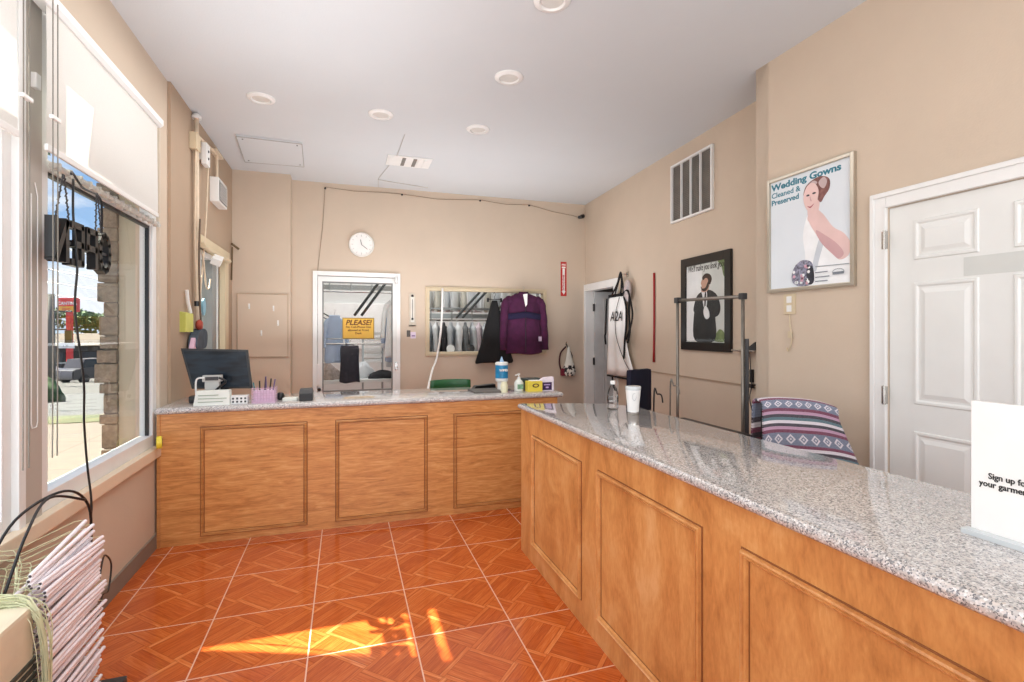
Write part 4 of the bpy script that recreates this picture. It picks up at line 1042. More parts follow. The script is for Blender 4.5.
# sign-up stand
t = thing('counter_sign', (1.37, .55, ZR), 'white acrylic sign-up sign standing at the near end of the reception counter', 'sign')
SG = Fr((1.37, 0, ZR), (0, -1, 0), (-1, 0, 0))
mb = MB(); SG.box(mb, -.778, -.46, .006, .302, 0, .006, .001); mb.build('sign_panel', simple('sign_white', s2l(236, 236, 234), .25, .02), t)
mb = MB(); SG.box(mb, -.785, -.455, .0, .007, -.05, .03, .001); SG.box(mb, -.785, -.455, .006, .012, .006, .03, .001); mb.build('base', M_lt, t)
text('Sign up for', SG, -.745, .132, .006, .0185, M_black, t, bold=.0003, sx=.90)
text('your garments', SG, -.762, .1135, .006, .0185, M_black, t, bold=.0003, sx=.90)

# ---------------------------------------------------------------- on back counter
BCf = Fr((0, 4.1, 0), (1, 0, 0), (0, -1, 0))
t = thing('computer_monitor', (-.86, 4.12, ZB), 'black all-in-one monitor on the left end of the back counter', 'monitor')
sc_pts = [(-1.054+.03, 1.005), (-.642, .995), (-.672, 1.275), (-1.092, 1.29)]
mb = MB(); BCf.prism(mb, sc_pts, -.03, 0); hsg = mb.build('housing', M_black, t)
cxm, czm = -.86, 1.142
ins = [(cxm+(a-cxm)*.93, czm+(b-czm)*.90) for a, b in sc_pts]
def screen_mat():
    m, nt, b = newmat('dark_screen_painted_reflection'); P = pos(nt)
    z = sep(nt, P)[2]; n = noise(nt, mapping(nt, P, (2, 1, 9), (0, .35, 0)), 2.5, 3)  # slanted reflection streaks are mixed into the screen colour
    nt.links.new(ramp(nt, n, [(.4, s2l(14, 20, 28)), (.6, s2l(30, 42, 54))]), b.inputs['Base Color']); setin(b, 'Roughness', .22); setin(b, 'Specular IOR Level', .25); return m
mb = MB(); BCf.prism(mb, ins, 0, .002); mb.build('screen', screen_mat(), hsg)
mb = MB(); BCf.box(mb, -.90, -.80, .90+.012, 1.02, -.06, -.035, .004); BCf.box(mb, -1.03, -.69, ZB, ZB+.012, -.12, .05, .005); mb.build('stand', M_dark, t)
mb = MB(); BCf.box(mb, -1.02, -.94, ZB+.012, ZB+.05, .02, .1, .008); tag(mb.build('computer_mouse', M_black, smooth=True, angle=60), 'black mouse-like puck at the left foot of the monitor', 'mouse')
t = thing('card_terminal', (-.88, 4.02, ZB), 'small grey card terminal with looped cable before the monitor', 'card terminal')
mb = MB(); mb.box(-.92, -.83, 3.99, 4.03, ZB, 1.06, .004); mb.box(-.935, -.815, 3.985, 4.035, 1.06, 1.105, .008); tb = mb.build('terminal_body', simple('light_grey_plastic', s2l(186, 186, 182), .4), t)
mb = MB(); mb.box(-.915, -.835, 3.983, 3.986, 1.07, 1.095); mb.build('display', M_dark, tb)
mb = MB(); mb.tube(spline([(-.92, 3.98, 1.09), (-.965, 3.98, 1.08), (-.97, 3.98, 1.0), (-.965, 3.98, .95)], 6), .006, 6); mb.build('cable', M_plastw, t)
mb = MB(); mb.tube(spline([(-.83, 3.98, 1.09), (-.79, 3.98, 1.06), (-.83, 3.97, 1.02), (-.87, 3.97, .98)], 6), .008, 6); mb.build('black_cable', M_black, t)
t = thing('receipt_printer', (-.85, 3.93, ZB), 'low white printed box standing before the card terminal', 'box')
mb = MB(); mb.prism([(-.962, 3.88, ZB), (-.745, 3.88, ZB), (-.745, 3.97, ZB), (-.962, 3.97, ZB)], [(-.95, 3.90, ZB+.095), (-.75, 3.90, ZB+.095), (-.75, 3.965, ZB+.095), (-.95, 3.965, ZB+.095)]); mb.build('box_body', simple('creamy_white_card', s2l(226, 228, 220), .6), t)
mb = MB()
for i, w in enumerate((.15, .17, .12)): mb.box(-.935, -.935+w, 3.882+.004*i-.001, 3.89+.004*i, ZB+.02+i*.022, ZB+.025+i*.022)
mb.build('printed_lines', simple('grey_green_ink', s2l(160, 170, 150), .6), t)
t = thing('dotted_box', (-.69, 3.93, ZB), 'small white box with dark square dots beside the pen holder', 'box')
mb = MB(); mb.box(-.742, -.638, 3.89, 3.97, ZB, ZB+.055, .003); mb.build('box_body', M_plastw, t)
mb = MB()
for i in range(4):
    for j in range(2): mb.box(-.732+i*.025, -.720+i*.025, 3.887, 3.891, ZB+.010+j*.022, ZB+.022+j*.022)
mb.build('dots', M_dark, t)
t = thing('pen_holder', (-.54, 3.95, ZB), 'pale pink mesh pen holder full of pens on the back counter', 'pen holder')
mb = MB(); mb.box(-.61, -.465, 3.89, 4.0, ZB, ZB+.012); 
for k in range(9): mb.box(-.61+.145*k/8-.002, -.61+.145*k/8+.002, 3.89, 3.893, ZB, ZB+.105); mb.box(-.61+.145*k/8-.002, -.61+.145*k/8+.002, 3.997, 4.0, ZB, ZB+.105)
for k in range(6):
    z = ZB+.015+k*.017; mb.box(-.61, -.465, 3.889, 3.893, z, z+.003); mb.box(-.61, -.607, 3.89, 4.0, z, z+.003); mb.box(-.468, -.465, 3.89, 4.0, z, z+.003)
mb.build('mesh_cup', simple('pink_wire', s2l(206, 172, 196), .4), t)
mb = MB(); mb.box(-.605, -.47, 3.9, 3.99, ZB+.01, ZB+.085, .01); mb.build('filling', simple('lilac_paper', s2l(226, 200, 220), .7, .15, 40), t)
for i, (x, dx, h, m) in enumerate(((-.59, -.02, .04, 'teal_pen'), (-.565, -.005, .05, 'black_plastic'), (-.54, .01, .075, 'navy_pen'), (-.525, -.005, .08, 'violet_pen'), (-.51, .015, .065, 'black_plastic'), (-.49, .02, .06, 'violet_pen'))):
    c_ = {'teal_pen': s2l(60, 120, 130), 'navy_pen': s2l(40, 36, 60), 'violet_pen': s2l(110, 90, 130), 'black_plastic': s2l(18, 18, 20)}[m]
    mb = MB(); mb.tube([(x, 3.94, ZB+.03), (x+dx, 3.94, ZB+.1+h)], .005, 6)
    tag(mb.build('pen', simple(m, c_, .4)), ('teal pen leaning left', 'short black pen', 'navy pen', 'tall violet pen', 'black pen leaning right', 'violet pen at the right edge')[i] + ' in the pink pen holder', 'pen', 'pens in the pink holder')
mb = MB(); mb.lathe([(.012, 0), (.026, .01), (.028, .03), (.02, .05), (.008, .056)], (-.445, 4.03, ZB), 16); tag(mb.build('black_knob', M_black, smooth=True), 'round black knob-like stamp right of the pen holder', 'stamp')
mb = MB(); mb.box(-.425, -.325, 3.95, 4.05, ZB, ZB+.018, .004); tag(mb.build('note_pad', simple('pad_white', s2l(220, 222, 214), .6)), 'flat white note pad between pen holder and black printer', 'note pad')
t = thing('label_printer', (-.265, 3.96, ZB), 'small black label printer left of the glass door view', 'printer')
mb = MB(); mb.box(-.31, -.22, 3.90, 4.0, ZB, ZB+.055, .006); mb.build('printer_body', M_black, t)
mb = MB(); mb.prism([(-.312, 3.895, ZB+.055), (-.218, 3.895, ZB+.055), (-.218, 4.0, ZB+.055), (-.312, 4.0, ZB+.055)], [(-.305, 3.92, ZB+.085), (-.225, 3.92, ZB+.085), (-.225, 3.99, ZB+.085), (-.305, 3.99, ZB+.085)]); mb.build('lid', M_dark, t)
# right end cluster
mb = MB(); mb.box(.985, 1.235, 3.95, 4.2, ZB, ZB+.012, .003); tag(mb.build('rubber_mat', simple('grey_rubber', s2l(96, 92, 88), .7)), 'flat dark grey mat on the back counter left of the blue wipes', 'mat')
mb = MB(); mb.prism([(1.04, 4.22, ZB), (1.24, 4.22, ZB), (1.24, 4.3, ZB), (1.04, 4.3, ZB)], [(1.06, 4.2, ZB+.03), (1.23, 4.2, ZB+.042), (1.23, 4.28, ZB+.042), (1.06, 4.28, ZB+.03)]); tag(mb.build('stapler', M_black), 'long black stapler behind the dark grey mat', 'stapler')
t = thing('wipes_canister', (1.25, 4.08, ZB), 'blue and white wipes canister on the back counter', 'canister')
c0 = (1.25, 4.08, ZB)
mb = MB(); mb.lathe([(.034, 0), (.036, .01), (.036, .07), (.050, .08), (.053, .09), (.053, .11)], c0, 24); mb.build('lower_body', M_plastw, t, smooth=True, angle=40)
mb = MB(); mb.lathe([(.0535, .105), (.0535, .215)], c0, 24); mb.build('blue_label', simple('bright_blue_label', s2l(28, 124, 170), .4, .25, 30), t, smooth=True, angle=40)
mb = MB(); mb.lathe([(.0535, .215), (.054, .235), (.044, .24)], c0, 24); mb.build('lid', M_plastw, t, smooth=True, angle=40)
mb = MB(); mb.lathe([(.02, .24), (.014, .255), (.004, .285)], c0, 10); mb.build('wipe_tip', simple('pale_blue_wipe', s2l(150, 180, 210), .8), t)
text('WIPES', Fr((0, 4.0265, 0), (1, 0, 0), (0, -1, 0)), 1.25, ZB+.165, 0, .026, M_paper, t, align='CENTER', bold=.001)
mb = MB(); mb.lathe([(.028, 0), (.03, .01), (.03, .06), (.024, .072), (.024, .085)], (1.235, 3.96, ZB), 18); tag(mb.build('cream_jar', simple('cream_jar_plastic', s2l(226, 222, 190), .4), smooth=True, angle=40), 'short cream jar in front of the blue wipes canister', 'jar')
t = thing('pump_bottle', (1.375, 4.0, ZB), 'white pump bottle right of the blue wipes canister', 'bottle')
mb = MB(); mb.lathe([(.036, 0), (.038, .01), (.038, .07), (.026, .09), (.014, .098)], (1.375, 4.0, ZB), 20); mb.build('bottle_body', simple('pale_soap', s2l(222, 226, 220), .3), t, smooth=True)
mb = MB(); mb.lathe([(.015, .096), (.015, .112), (.005, .115), (.005, .135), (.012, .137), (.012, .145)], (1.375, 4.0, ZB), 12); mb.tube([(1.375, 4.0, ZB+.14), (1.34, 3.99, ZB+.132)], .005, 6); mb.build('pump_head', M_plastw, t, smooth=True, angle=40)
mb = MB(); mb.box(1.35, 1.40, 3.960, 3.963, ZB+.02, ZB+.06); mb.build('label', simple('green_white_label', s2l(120, 160, 130), .5, .4, 60), t)
t = thing('yellow_box', (1.49, 3.96, ZB), 'yellow box with a dark oval emblem near the counter end', 'box')
mb = MB(); mb.box(1.43, 1.555, 3.92, 4.0, ZB, ZB+.085, .003); mb.build('box_body', simple('yellow_card', s2l(228, 206, 74), .5), t)
mb = MB(); mb.lathe([(.03, 0), (.028, .002)], (1.495, 3.918, ZB+.05), 18, (0, -1, 0)); bmesh.ops.scale(mb.bm, vec=(1, 1, .55), space=Matrix.Translation((-1.495, 0, -(ZB+.05))), verts=mb.bm.verts); mb.build('oval_emblem', simple('brown_oval', s2l(90, 60, 30), .5), t)
mb = MB(); mb.lathe([(.018, 0), (.016, .002)], (1.495, 3.916, ZB+.05), 18, (0, -1, 0)); bmesh.ops.scale(mb.bm, vec=(1, 1, .5), space=Matrix.Translation((-1.495, 0, -(ZB+.05))), verts=mb.bm.verts); mb.build('oval_centre', simple('yellow_card', (0, 0, 0)), t)
t = thing('purple_box', (1.60, 3.98, ZB), 'white carton with dark purple front at the right end of the back counter', 'box')
mb = MB(); mb.box(1.558, 1.665, 3.94, 4.02, ZB, ZB+.085, .003); mb.prism([(1.558, 3.94, ZB+.085), (1.665, 3.94, ZB+.085), (1.665, 4.02, ZB+.085), (1.558, 4.02, ZB+.085)], [(1.59, 3.95, ZB+.11), (1.665, 3.95, ZB+.115), (1.665, 4.0, ZB+.115), (1.59, 4.0, ZB+.11)]); mb.build('box_body', simple('pinkish_white_card', s2l(232, 222, 232), .5), t)
mb = MB(); mb.box(1.56, 1.645, 3.937, 3.941, ZB+.008, ZB+.072); mb.build('purple_front', simple('deep_purple_print', s2l(54, 26, 74), .5), t)
mb = MB(); mb.box(1.575, 1.63, 3.935, 3.938, ZB+.048, ZB+.056); mb.box(1.59, 1.615, 3.935, 3.938, ZB+.024, ZB+.036); mb.build('printed_mark', simple('lilac_print', s2l(196, 170, 214), .5), t)
mb = MB(); mb.box(1.44, 1.60, 4.03, 4.16, ZB+.0, ZB+.095, .004); tag(mb.build('dark_case', simple('dark_teal_case', s2l(46, 60, 58), .6)), 'dark green case behind the yellow box', 'case')
mb = MB(); mb.box(1.46, 1.54, 3.93, 4.0, ZB+.0855, ZB+.09); tag(mb.build('folded_leaflet', M_paper), 'white folded leaflet lying on the yellow box', 'leaflet')

# yellow tape measure on the sill end
t = thing('tape_measure', (-1.125, 3.78, .665), 'yellow and black tape measure on the window sill by the counter corner', 'tape measure')
mb = MB(); mb.lathe([(.034, -.016), (.04, -.012), (.04, .012), (.034, .016)], (-1.12, 3.76, .705), 18, (1, .3, 0)); mb.build('case', simple('tape_yellow', s2l(226, 206, 60), .4), t, smooth=True, angle=40)
mb = MB(); mb.lathe([(.024, -.018), (.024, .018)], (-1.12, 3.76, .705), 14, (1, .3, 0)); mb.build('centre', M_black, t)

# ---------------------------------------------------------------- left wall fittings
LR = Fr((XL+.02, 0, 0), (0, 1, 0), (1, 0, 0))
t = thing('conduit_pipe', LR.p(4.64, 1.5, .02), 'beige conduit pipe running down the dark left wall from the ceiling', 'pipe')
M_pipe = simple('beige_pipe', s2l(214, 196, 172), .5, .08, 20)
mb = MB(); mb.tube([LR.p(4.62, H-.03, .03), LR.p(4.63, 2.3, .03), LR.p(4.64, 1.62, .03), LR.p(4.66, 1.32, .03)], .017, 10); mb.build('pipe', M_pipe, t, smooth=True)
mb = MB(); mb.lathe([(.036, 0), (.036, .02), (.02, .04)], LR.p(4.62, H-.05, .03), 14); mb.build('ceiling_flange', M_plastw, t)
mb = MB(); mb.lathe([(.021, -.02), (.021, .02)], LR.p(4.64, 1.63, .03), 12); mb.build('black_clamp', M_black, t)
for i, pts in enumerate(([(4.60, 2.95), (4.585, 2.5), (4.58, 2.1), (4.62, 1.75), (4.66, 1.55)], [(4.95, 2.92), (4.88, 2.4), (4.78, 2.0), (4.70, 1.75), (4.67, 1.6)], [(4.72, 2.04), (4.78, 1.9), (4.84, 1.78), (4.92, 1.78), (4.97, 1.86)], [(4.60, 2.3), (4.57, 2.0), (4.6, 1.6), (4.66, 1.4)])):
    mb = MB(); mb.tube([LR.p(v[0], v[1], .03+.01*i) for v in spline(pts, 6)], .007, 6)
    tag(mb.build('loose_cable', M_pipe if i < 3 else simple('brown_cable', s2l(96, 78, 62), .6), smooth=True), ('beige cable running just left of the conduit pipe', 'beige cable slanting from the ceiling box down to the pipe', 'short beige cable looping before the small window', 'brown cable hugging the conduit pipe')[i], 'cable')
t = thing('junction_box', LR.p(4.60, 2.86, 0), 'beige junction box behind the conduit pipe near the ceiling', 'junction box')
mb = MB(); LR.box(mb, 4.54, 4.66, 2.84, 2.97, 0, .05, .004); mb.build('box', M_tan, t)
t = thing('light_switch', LR.p(4.9, 2.8, 0), 'white switch plate near the ceiling beside the conduit pipe', 'switch')
mb = MB(); LR.box(mb, 4.80, 4.92, 2.80, 2.98, .02, .06, .006); LR.box(mb, 4.82, 4.9, 2.84, 2.94, 0, .02); mb.build('plate', M_plastw, t)
mb = MB(); mb.lathe([(.012, 0), (.008, .006)], LR.p(4.86, 2.92, .06), 10, LR.N); mb.lathe([(.012, 0), (.008, .006)], LR.p(4.86, 2.86, .06), 10, LR.N); mb.build('button', M_dark, t)
mb = MB(); mb.tube([LR.p(4.70, 2.98, .03), LR.p(4.9, 3.0, .03), LR.p(5.3, 3.04, .03)], .012, 8); mb.tube([LR.p(5.3, 3.04, .03), LR.p(5.3, 2.80, .03)], .012, 8); LR.box(mb, 5.16, 5.42, 3.03, 3.05, 0, .06)
tag(mb.build('branch_conduit', M_pipe), 'short beige branch conduit to the vent box under the ceiling', 'pipe')
t = thing('speaker_vent', LR.p(5.35, 2.6, 0), 'white louvred speaker box high on the left rear wall', 'vent')
mb = MB(); LR.box(mb, 5.17, 5.52, 2.58, 2.80, 0, .07, .004); mb.build('housing', M_plastw, t)
mb = MB(); LR.box(mb, 5.20, 5.49, 2.60, 2.78, .07, .073)
mb.build('grille_backing', M_dark, t)
for i in range(7):
    mb = MB(); LR.box(mb, 5.20, 5.49, 2.612+i*.025, 2.618+i*.025, .07, .08); mb.build('louvre', M_plastw, t)
t = thing('motion_sensor', LR.p(4.95, 1.98, 0), 'white tilted sensor box hanging at the small window top', 'sensor')
mb = MB(); mb.box(-.04, .04, -.05, .05, -.03, .03, .006, Matrix.Translation(LR.p(5.02, 2.03, .09)) @ Matrix.Rotation(.5, 4, 'X') @ Matrix.Rotation(.4, 4, 'Y')); mb.build('case', M_plastw, t)
mb = MB(); mb.tube([LR.p(5.02, 2.05, .09), LR.p(4.98, 2.12, .0)], .008, 6); mb.build('arm', M_tan, t)
mb = MB(); mb.tube([LR.p(4.72, 2.11, .05), LR.p(5.2, 2.10, .06), LR.p(5.72, 2.11, .05)], .022, 8); tag(mb.build('curtain_rod', M_tan), 'beige rod across the top of the small rear left window', 'rod')
mb = MB(); mb.tube([LR.p(6.0, 2.33, .02), LR.p(6.08, 2.29, .07)], .012, 8); mb.tube([LR.p(6.03, 2.30, .02), LR.p(6.03, 1.95, .012)], .008, 6); tag(mb.build('wall_hook', simple('bronze_metal', s2l(110, 92, 66), .4, metal=.5)), 'bronze hook with a thin bar at the rear left corner', 'hook')
# sticky pad, strap, pouch
mb = MB(); rr = random.Random(2)
for i in range(6): LR.box(mb, 4.30+.003*i, 4.50+.003*i, 1.405, 1.555-.002*i, .006*i, .006*i+.004)
tag(mb.build('note_pad', simple('yellow_green_paper', s2l(206, 206, 106), .6)), 'yellow-green paper pad pinned on the left wall above the monitor', 'note pad')
mb = MB(); mb.tube([LR.p(4.40, 1.72, .02), LR.p(4.43, 1.63, .02), LR.p(4.46, 1.55, .03)], .012, 8); tag(mb.build('paper_clip', M_plastw), 'white clip holding the yellow-green pad on the left wall', 'clip')
t = thing('wall_pouch', LR.p(4.62, 1.27, .03), 'teal and purple cloth pouch hanging above the monitor', 'pouch')
mb = MB(); LR.prism(mb, blob([(4.47, 1.29), (4.52, 1.39), (4.66, 1.43), (4.78, 1.40), (4.76, 1.29), (4.6, 1.27)], 4), .01, .07); mb.build('pouch_body', simple('teal_purple_cloth', s2l(60, 72, 84), .8, .4, 18), t)
mb = MB(); mb.lathe([(.03, -.02), (.045, 0), (.03, .02)], LR.p(4.62, 1.46, .05), 12, (1, 0, 0)); mb.build('red_bobble', simple('brick_red', s2l(164, 66, 48), .7), t, smooth=True)
mb = MB(); LR.prism(mb, [(4.40, 1.27), (4.47, 1.36), (4.52, 1.27)], .03, .06); mb.build('pink_flap', simple('pink_cloth', s2l(216, 180, 200), .8), t)
mb = MB(); LR.prism(mb, blob([(4.76, 1.66), (4.82, 1.68), (4.85, 1.6), (4.80, 1.54), (4.76, 1.58)], 3), .03, .045); tag(mb.build('blue_tag', simple('sky_blue_tag', s2l(130, 176, 196), .6)), 'small sky-blue tag hanging beside the conduit pipe', 'tag')

# ---------------------------------------------------------------- ceiling fittings
for i, (x, y, l) in enumerate(((-.594, 4.177, 'round recessed ceiling light nearest the left wall'), (.273, 4.186, 'round recessed ceiling light second from the left wall'), (1.085, 4.236, 'round recessed ceiling light above the middle of the back counter'), (1.064, 3.303, 'round recessed ceiling light nearer the camera above the reception counter end'), (1.031, 2.464, 'round recessed ceiling light cut by the top picture edge'))):
    t = thing('ceiling_light', (x, y, H-.02), l, 'ceiling light', 'round recessed ceiling lights')
    mb = MB(); mb.lathe([(.098, 0), (.098, -.006), (.088, -.014), (.068, -.016), (.062, -.006), (.055, .0)], (x, y, H), 32); mb.build('trim_ring', M_white, t, smooth=True, angle=50)
    mb = MB(); mb.lathe([(.060, -.0065), (.058, -.0075)], (x, y, H), 28); mb.build('lens', simple('frosted_lens', s2l(212, 210, 204), .4), t)
t = thing('ceiling_hatch', (-.66, 5.36, H-.02), 'white rectangular access hatch in the ceiling near the back left', 'hatch')
hp_ = [(-.912, 5.01), (-.375, 5.03), (-.407, 5.72), (-.964, 5.74)]
mb = MB(); mb.prism([(x, y, H-.02) for x, y in hp_], [(x, y, H) for x, y in hp_]); mb.build('hatch_panel', M_ceil, t)
mb = MB(); L_ = [(x, y, H-.021) for x, y in hp_]; mb.tube(L_+L_[:1], .004, 4); mb.build('hatch_edge', simple('grey_gap_line', s2l(168, 166, 162), .7), t)
for x, y in ((-.87, 5.06), (-.42, 5.08), (-.44, 5.66), (-.92, 5.68)):
    mb = MB(); mb.lathe([(.008, 0), (.006, .004)], (x, y, H-.024), 8); mb.build('screw', M_dark, t)
t = thing('air_diffuser', (.61, 5.26, H-.02), 'white rectangular air diffuser in the ceiling before the back wall', 'vent')
mb = MB(); mb.box(.40, .84, 5.11, 5.41, H-.012, H, .003); mb.build('plate', M_plastw, t)
for x in (.545, .655):
    mb = MB(); mb.box(x, x+.035, 5.14, 5.38, H-.016, H-.0115); mb.build('slot', simple('slot_grey', s2l(120, 118, 114), .6), t)
for x in (.42, .70, .76):
    mb = MB(); mb.box(x, x+.03, 5.14, 5.38, H-.018, H-.011, .002); mb.build('fin', M_plastw, t)
mb = MB(); mb.tube([(.50, 4.55, H-.004), (.49, 5.0, H-.006), (.485, 5.11, H-.01)], .003, 5); mb.tube([(.44, 5.41, H-.008), (.36, 5.95, H-.005), (.38, 6.3, H-.008)], .003, 5); mb.tube([(.36, 6.0, H-.004), (.95, 6.15, H-.004)], .005, 5)
tag(mb.build('ceiling_cable', simple('pale_wire', s2l(186, 182, 176), .6)), 'thin pale wire running across the ceiling through the diffuser', 'wire')

# ---------------------------------------------------------------- hanging OPEN sign, seen from behind
t = thing('open_sign', (-1.08, 2.75, 1.68), 'black OPEN letter sign hanging in the window, seen from behind', 'sign')
OF = Fr((-1.11, 0, 0), (0, 1, 0), (1, 0, 0))
def stroke(mb, pts, w, c0, c1):
    for (p, q_) in zip(pts, pts[1:]):
        d = Vector((q_[0]-p[0], q_[1]-p[1])); L = d.length; d.normalize(); nx, ny = -d.y*w/2, d.x*w/2; e = d*w/2*.6
        OF.prism(mb, [(p[0]-e.x+nx, p[1]-e.y+ny), (p[0]-e.x-nx, p[1]-e.y-ny), (q_[0]+e.x-nx, q_[1]+e.y-ny), (q_[0]+e.x+nx, q_[1]+e.y+ny)], c0, c1)
lets = []
b0, b1 = 1.705, 1.865
yN, yE, yP, yO = 2.50, 2.625, 2.755, 2.885
# mirrored from inside: N (near), E, P, O (far)
lets.append(('letter_n', [[(yN+.085, b0), (yN+.085, b1), (yN, b0), (yN, b1)]]))
lets.append(('letter_e', [[(yE, b0), (yE+.09, b0), (yE+.09, b1), (yE, b1)], [(yE+.09, (b0+b1)/2), (yE+.02, (b0+b1)/2)]]))
lets.append(('letter_p', [[(yP+.09, b0), (yP+.09, b1), (yP+.01, b1), (yP+.005, (b0+b1)/2), (yP+.09, (b0+b1)/2)]]))
lets.append(('letter_o', [[(yO+.05+.052*math.cos(k*PI/6), (b0+b1)/2+.085*math.sin(k*PI/6)) for k in range(13)]]))
for nm_, sts in lets:
    mb = MB()
    for st in sts: stroke(mb, st, .028, -.02, .015)
    mb.build(nm_, M_black, t)
mb = MB(); OF.box(mb, 2.50, 2.98, 1.777, 1.79, -.005, .005, .002); mb.build('crossbar', M_dark, t)
for (a, at_) in ((2.52, 2.58), (2.63, 2.59), (2.87, 2.88), (2.93, 2.89)):
    mb = MB(); n = 14
    for k in range(n):
        z0_, z1_ = 2.06-(2.06-b1)*k/n, 2.06-(2.06-b1)*(k+1)/n; y0_, y1_ = at_+(a-at_)*k/n, at_+(a-at_)*(k+1)/n
        mb.tube([OF.p(y0_, z0_+.002, .004*(k % 2)), OF.p(y1_, z1_-.002, -.004*(k % 2))], .0032, 5)
    mb.build('chain', M_dark, t)
mb = MB(); mb.tube(spline([OF.p(2.6, 2.07, .02), OF.p(2.66, 2.09, .0), OF.p(2.75, 2.05, .0), OF.p(2.92, 2.04, .0), OF.p(2.93, 1.86, .0)], 6), .005, 6); mb.build('power_cord', M_black, t)
mb = MB(); mb.tube(spline([OF.p(2.64, 2.06, .01), OF.p(2.64, 1.9, .01), OF.p(2.655, 1.7, .018), OF.p(2.68, 1.5, .0), OF.p(2.73, 1.2, .01), OF.p(2.76, 1.0, .0), OF.p(2.79, .8, .0), OF.p(2.79, .64, .015), OF.p(2.77, .5, .02), OF.p(2.72, .35, .05)], 8), .0045, 6)
tag(mb.build('sign_cable', M_black, smooth=True), 'thin black cable dropping from the OPEN sign over the sill', 'cable')

# ---------------------------------------------------------------- strut hangers pile, bottom left
M_strut = simple('white_cardboard_tube', s2l(236, 228, 232), .75, .05, 30)
M_hw = simple('pale_green_wire', s2l(206, 208, 170), .4, .1, 20)
M_tip = simple('dark_tube_end', s2l(70, 62, 66), .7)
def hanger_proto():
    t = thing('strut_hanger', (0, 0, 0), 'x', 'hanger', 'white strut hangers in the tall pile')
    mb = MB(); mb.tube([(0, -.2, 0), (0, .2, 0)], .0068, 8); mb.build('cardboard_strut', M_strut, t, smooth=True, local=True, angle=50)
    mb = MB(); mb.tube([(0, -.202, 0), (0, -.2, 0)], .0045, 8); mb.tube([(0, .2, 0), (0, .202, 0)], .0045, 8); mb.build('strut_end', M_tip, t, local=True)
    mb = MB(); mb.tube([(0, -.2, 0), (-.02, -.208, 0), (-.035, -.2, .001), (-.11, -.03, .002), (-.13, 0, .002), (-.11, .03, .002), (-.035, .2, .001), (-.02, .208, 0), (0, .2, 0)], .0013, 5)
    mb.tube([(-.13, 0, .002), (-.16, .0, .002), (-.175, .012, .002), (-.19, .004, .002), (-.185, -.014, .002)], .0013, 5); mb.build('hanger_wire', M_hw, t, local=True)
    return t
proto = hanger_proto(); rr = random.Random(11)
lab = 'white strut hanger in the middle of the tall pile by the sill, among many alike'
N = 46
for k in range(N):
    o = proto if k == 0 else dup(proto)
    top = k >= N-10
    z = .045 + k*.0132 + (.015 if top else 0)
    o.location = (-.955 + rr.uniform(-.018, .022), 2.19 + rr.uniform(-.012, .014) - (.0 if top else -.0), z)
    o.rotation_euler = (R(-1.0 if not top else 4.5) + rr.uniform(-.015, .015), rr.uniform(-.03, .03), R(rr.uniform(-2.5, 2.5)))
    o['label'] = lab if 0 < k < N-1 else ('topmost white strut hanger of the tall pile by the sill' if k else 'bottom white strut hanger of the tall pile by the sill')
    o['group'] = 'white strut hangers in the tall pile'
# second column of the pile behind (fills the pile's width)
for k in range(N-3):
    o = dup(proto)
    z = .045 + k*.0135
    o.location = (-.915 + rr.uniform(-.01, .012), 2.20 + rr.uniform(-.012, .012), z-.006)
    o.rotation_euler = (R(-1.0) + rr.uniform(-.015, .015), rr.uniform(-.03, .03), R(rr.uniform(-3, 3)))
    o['label'] = lab
# crate under the pile
t = thing('hanger_crate', (-.97, 2.18, 0), 'low dark tray on the floor under the pile of hangers', 'tray')
mb = MB(); mb.box(-1.15, -.83, 1.93, 2.42, 0, .03, .004); mb.build('tray_base', M_dark, t)
# cardboard hanger box with capes of wire left of the pile
t = thing('hanger_box', (-.97, 1.80, 0), 'cream cardboard hanger box wrapped in pale wires at the bottom left edge', 'box')
mb = MB(); mb.box(-1.14, -.90, 1.62, 1.925, .0, .58, .012); mb.build('carton', simple('cream_card', s2l(214, 204, 178), .8, .08, 10), t)
def wires_box():
    mb = MB(); r2 = random.Random(5)
    for i in range(46):
        y = 1.927 + r2.uniform(.0, .02); x0 = -1.13+r2.uniform(0, .02); x1 = -.895 + r2.uniform(0, .02)
        z = .60 - r2.uniform(0, .05)
        P = [(x0, y-.25, z), (x0+.06, y-.1, z+.02), ((x0+x1)/2, y, z+r2.uniform(0, .02)), (x1, y-.02+r2.uniform(-.02, .02), z-.03), (x1+.01, y, z-.2-r2.uniform(0, .3)), (x1-.02, y-.02, max(.03, z-.5))]
        mb.tube(spline(P, 4), .0014, 4)
    return mb.build('wire_bundle', M_hw, t)
wires_box()
mb = MB()
for i in range(16): 
    z = .05+i*.024
    mb.box(-1.13, -.893, 1.70, 1.93, z, z+.011)
mb.build('slotted_stack', simple('dark_edges', s2l(58, 60, 52), .7, .3, 40), t)  # dark slats poke slightly out of the carton sides
mb = MB()
mb.tube(spline([(-1.1, 2.06, .62), (-1.08, 2.2, .76), (-1.02, 2.38, .80), (-.99, 2.5, .70), (-.99, 2.52, .5)], 7), .005, 6)
mb.tube(spline([(-1.02, 2.02, .58), (-1.02, 2.14, .73), (-1.03, 2.3, .80), (-.98, 2.45, .74)], 7), .005, 6)
mb.tube(spline([(-1.0, 2.62, .35), (-1.05, 2.8, .38), (-1.06, 2.9, .30), (-1.05, 2.84, .2), (-1.02, 2.7, .24), (-.98, 2.55, .2)], 7), .004, 6)
tag(mb.build('looped_cable', M_black, smooth=True), 'black cable loops arching behind the pile of hangers', 'cable')
mb = MB(); mb.box(-.86, -.74, 2.0, 2.09, .0, .02, .004); tag(mb.build('power_brick', M_black), 'small black power brick on the floor at the bottom picture edge', 'adapter')

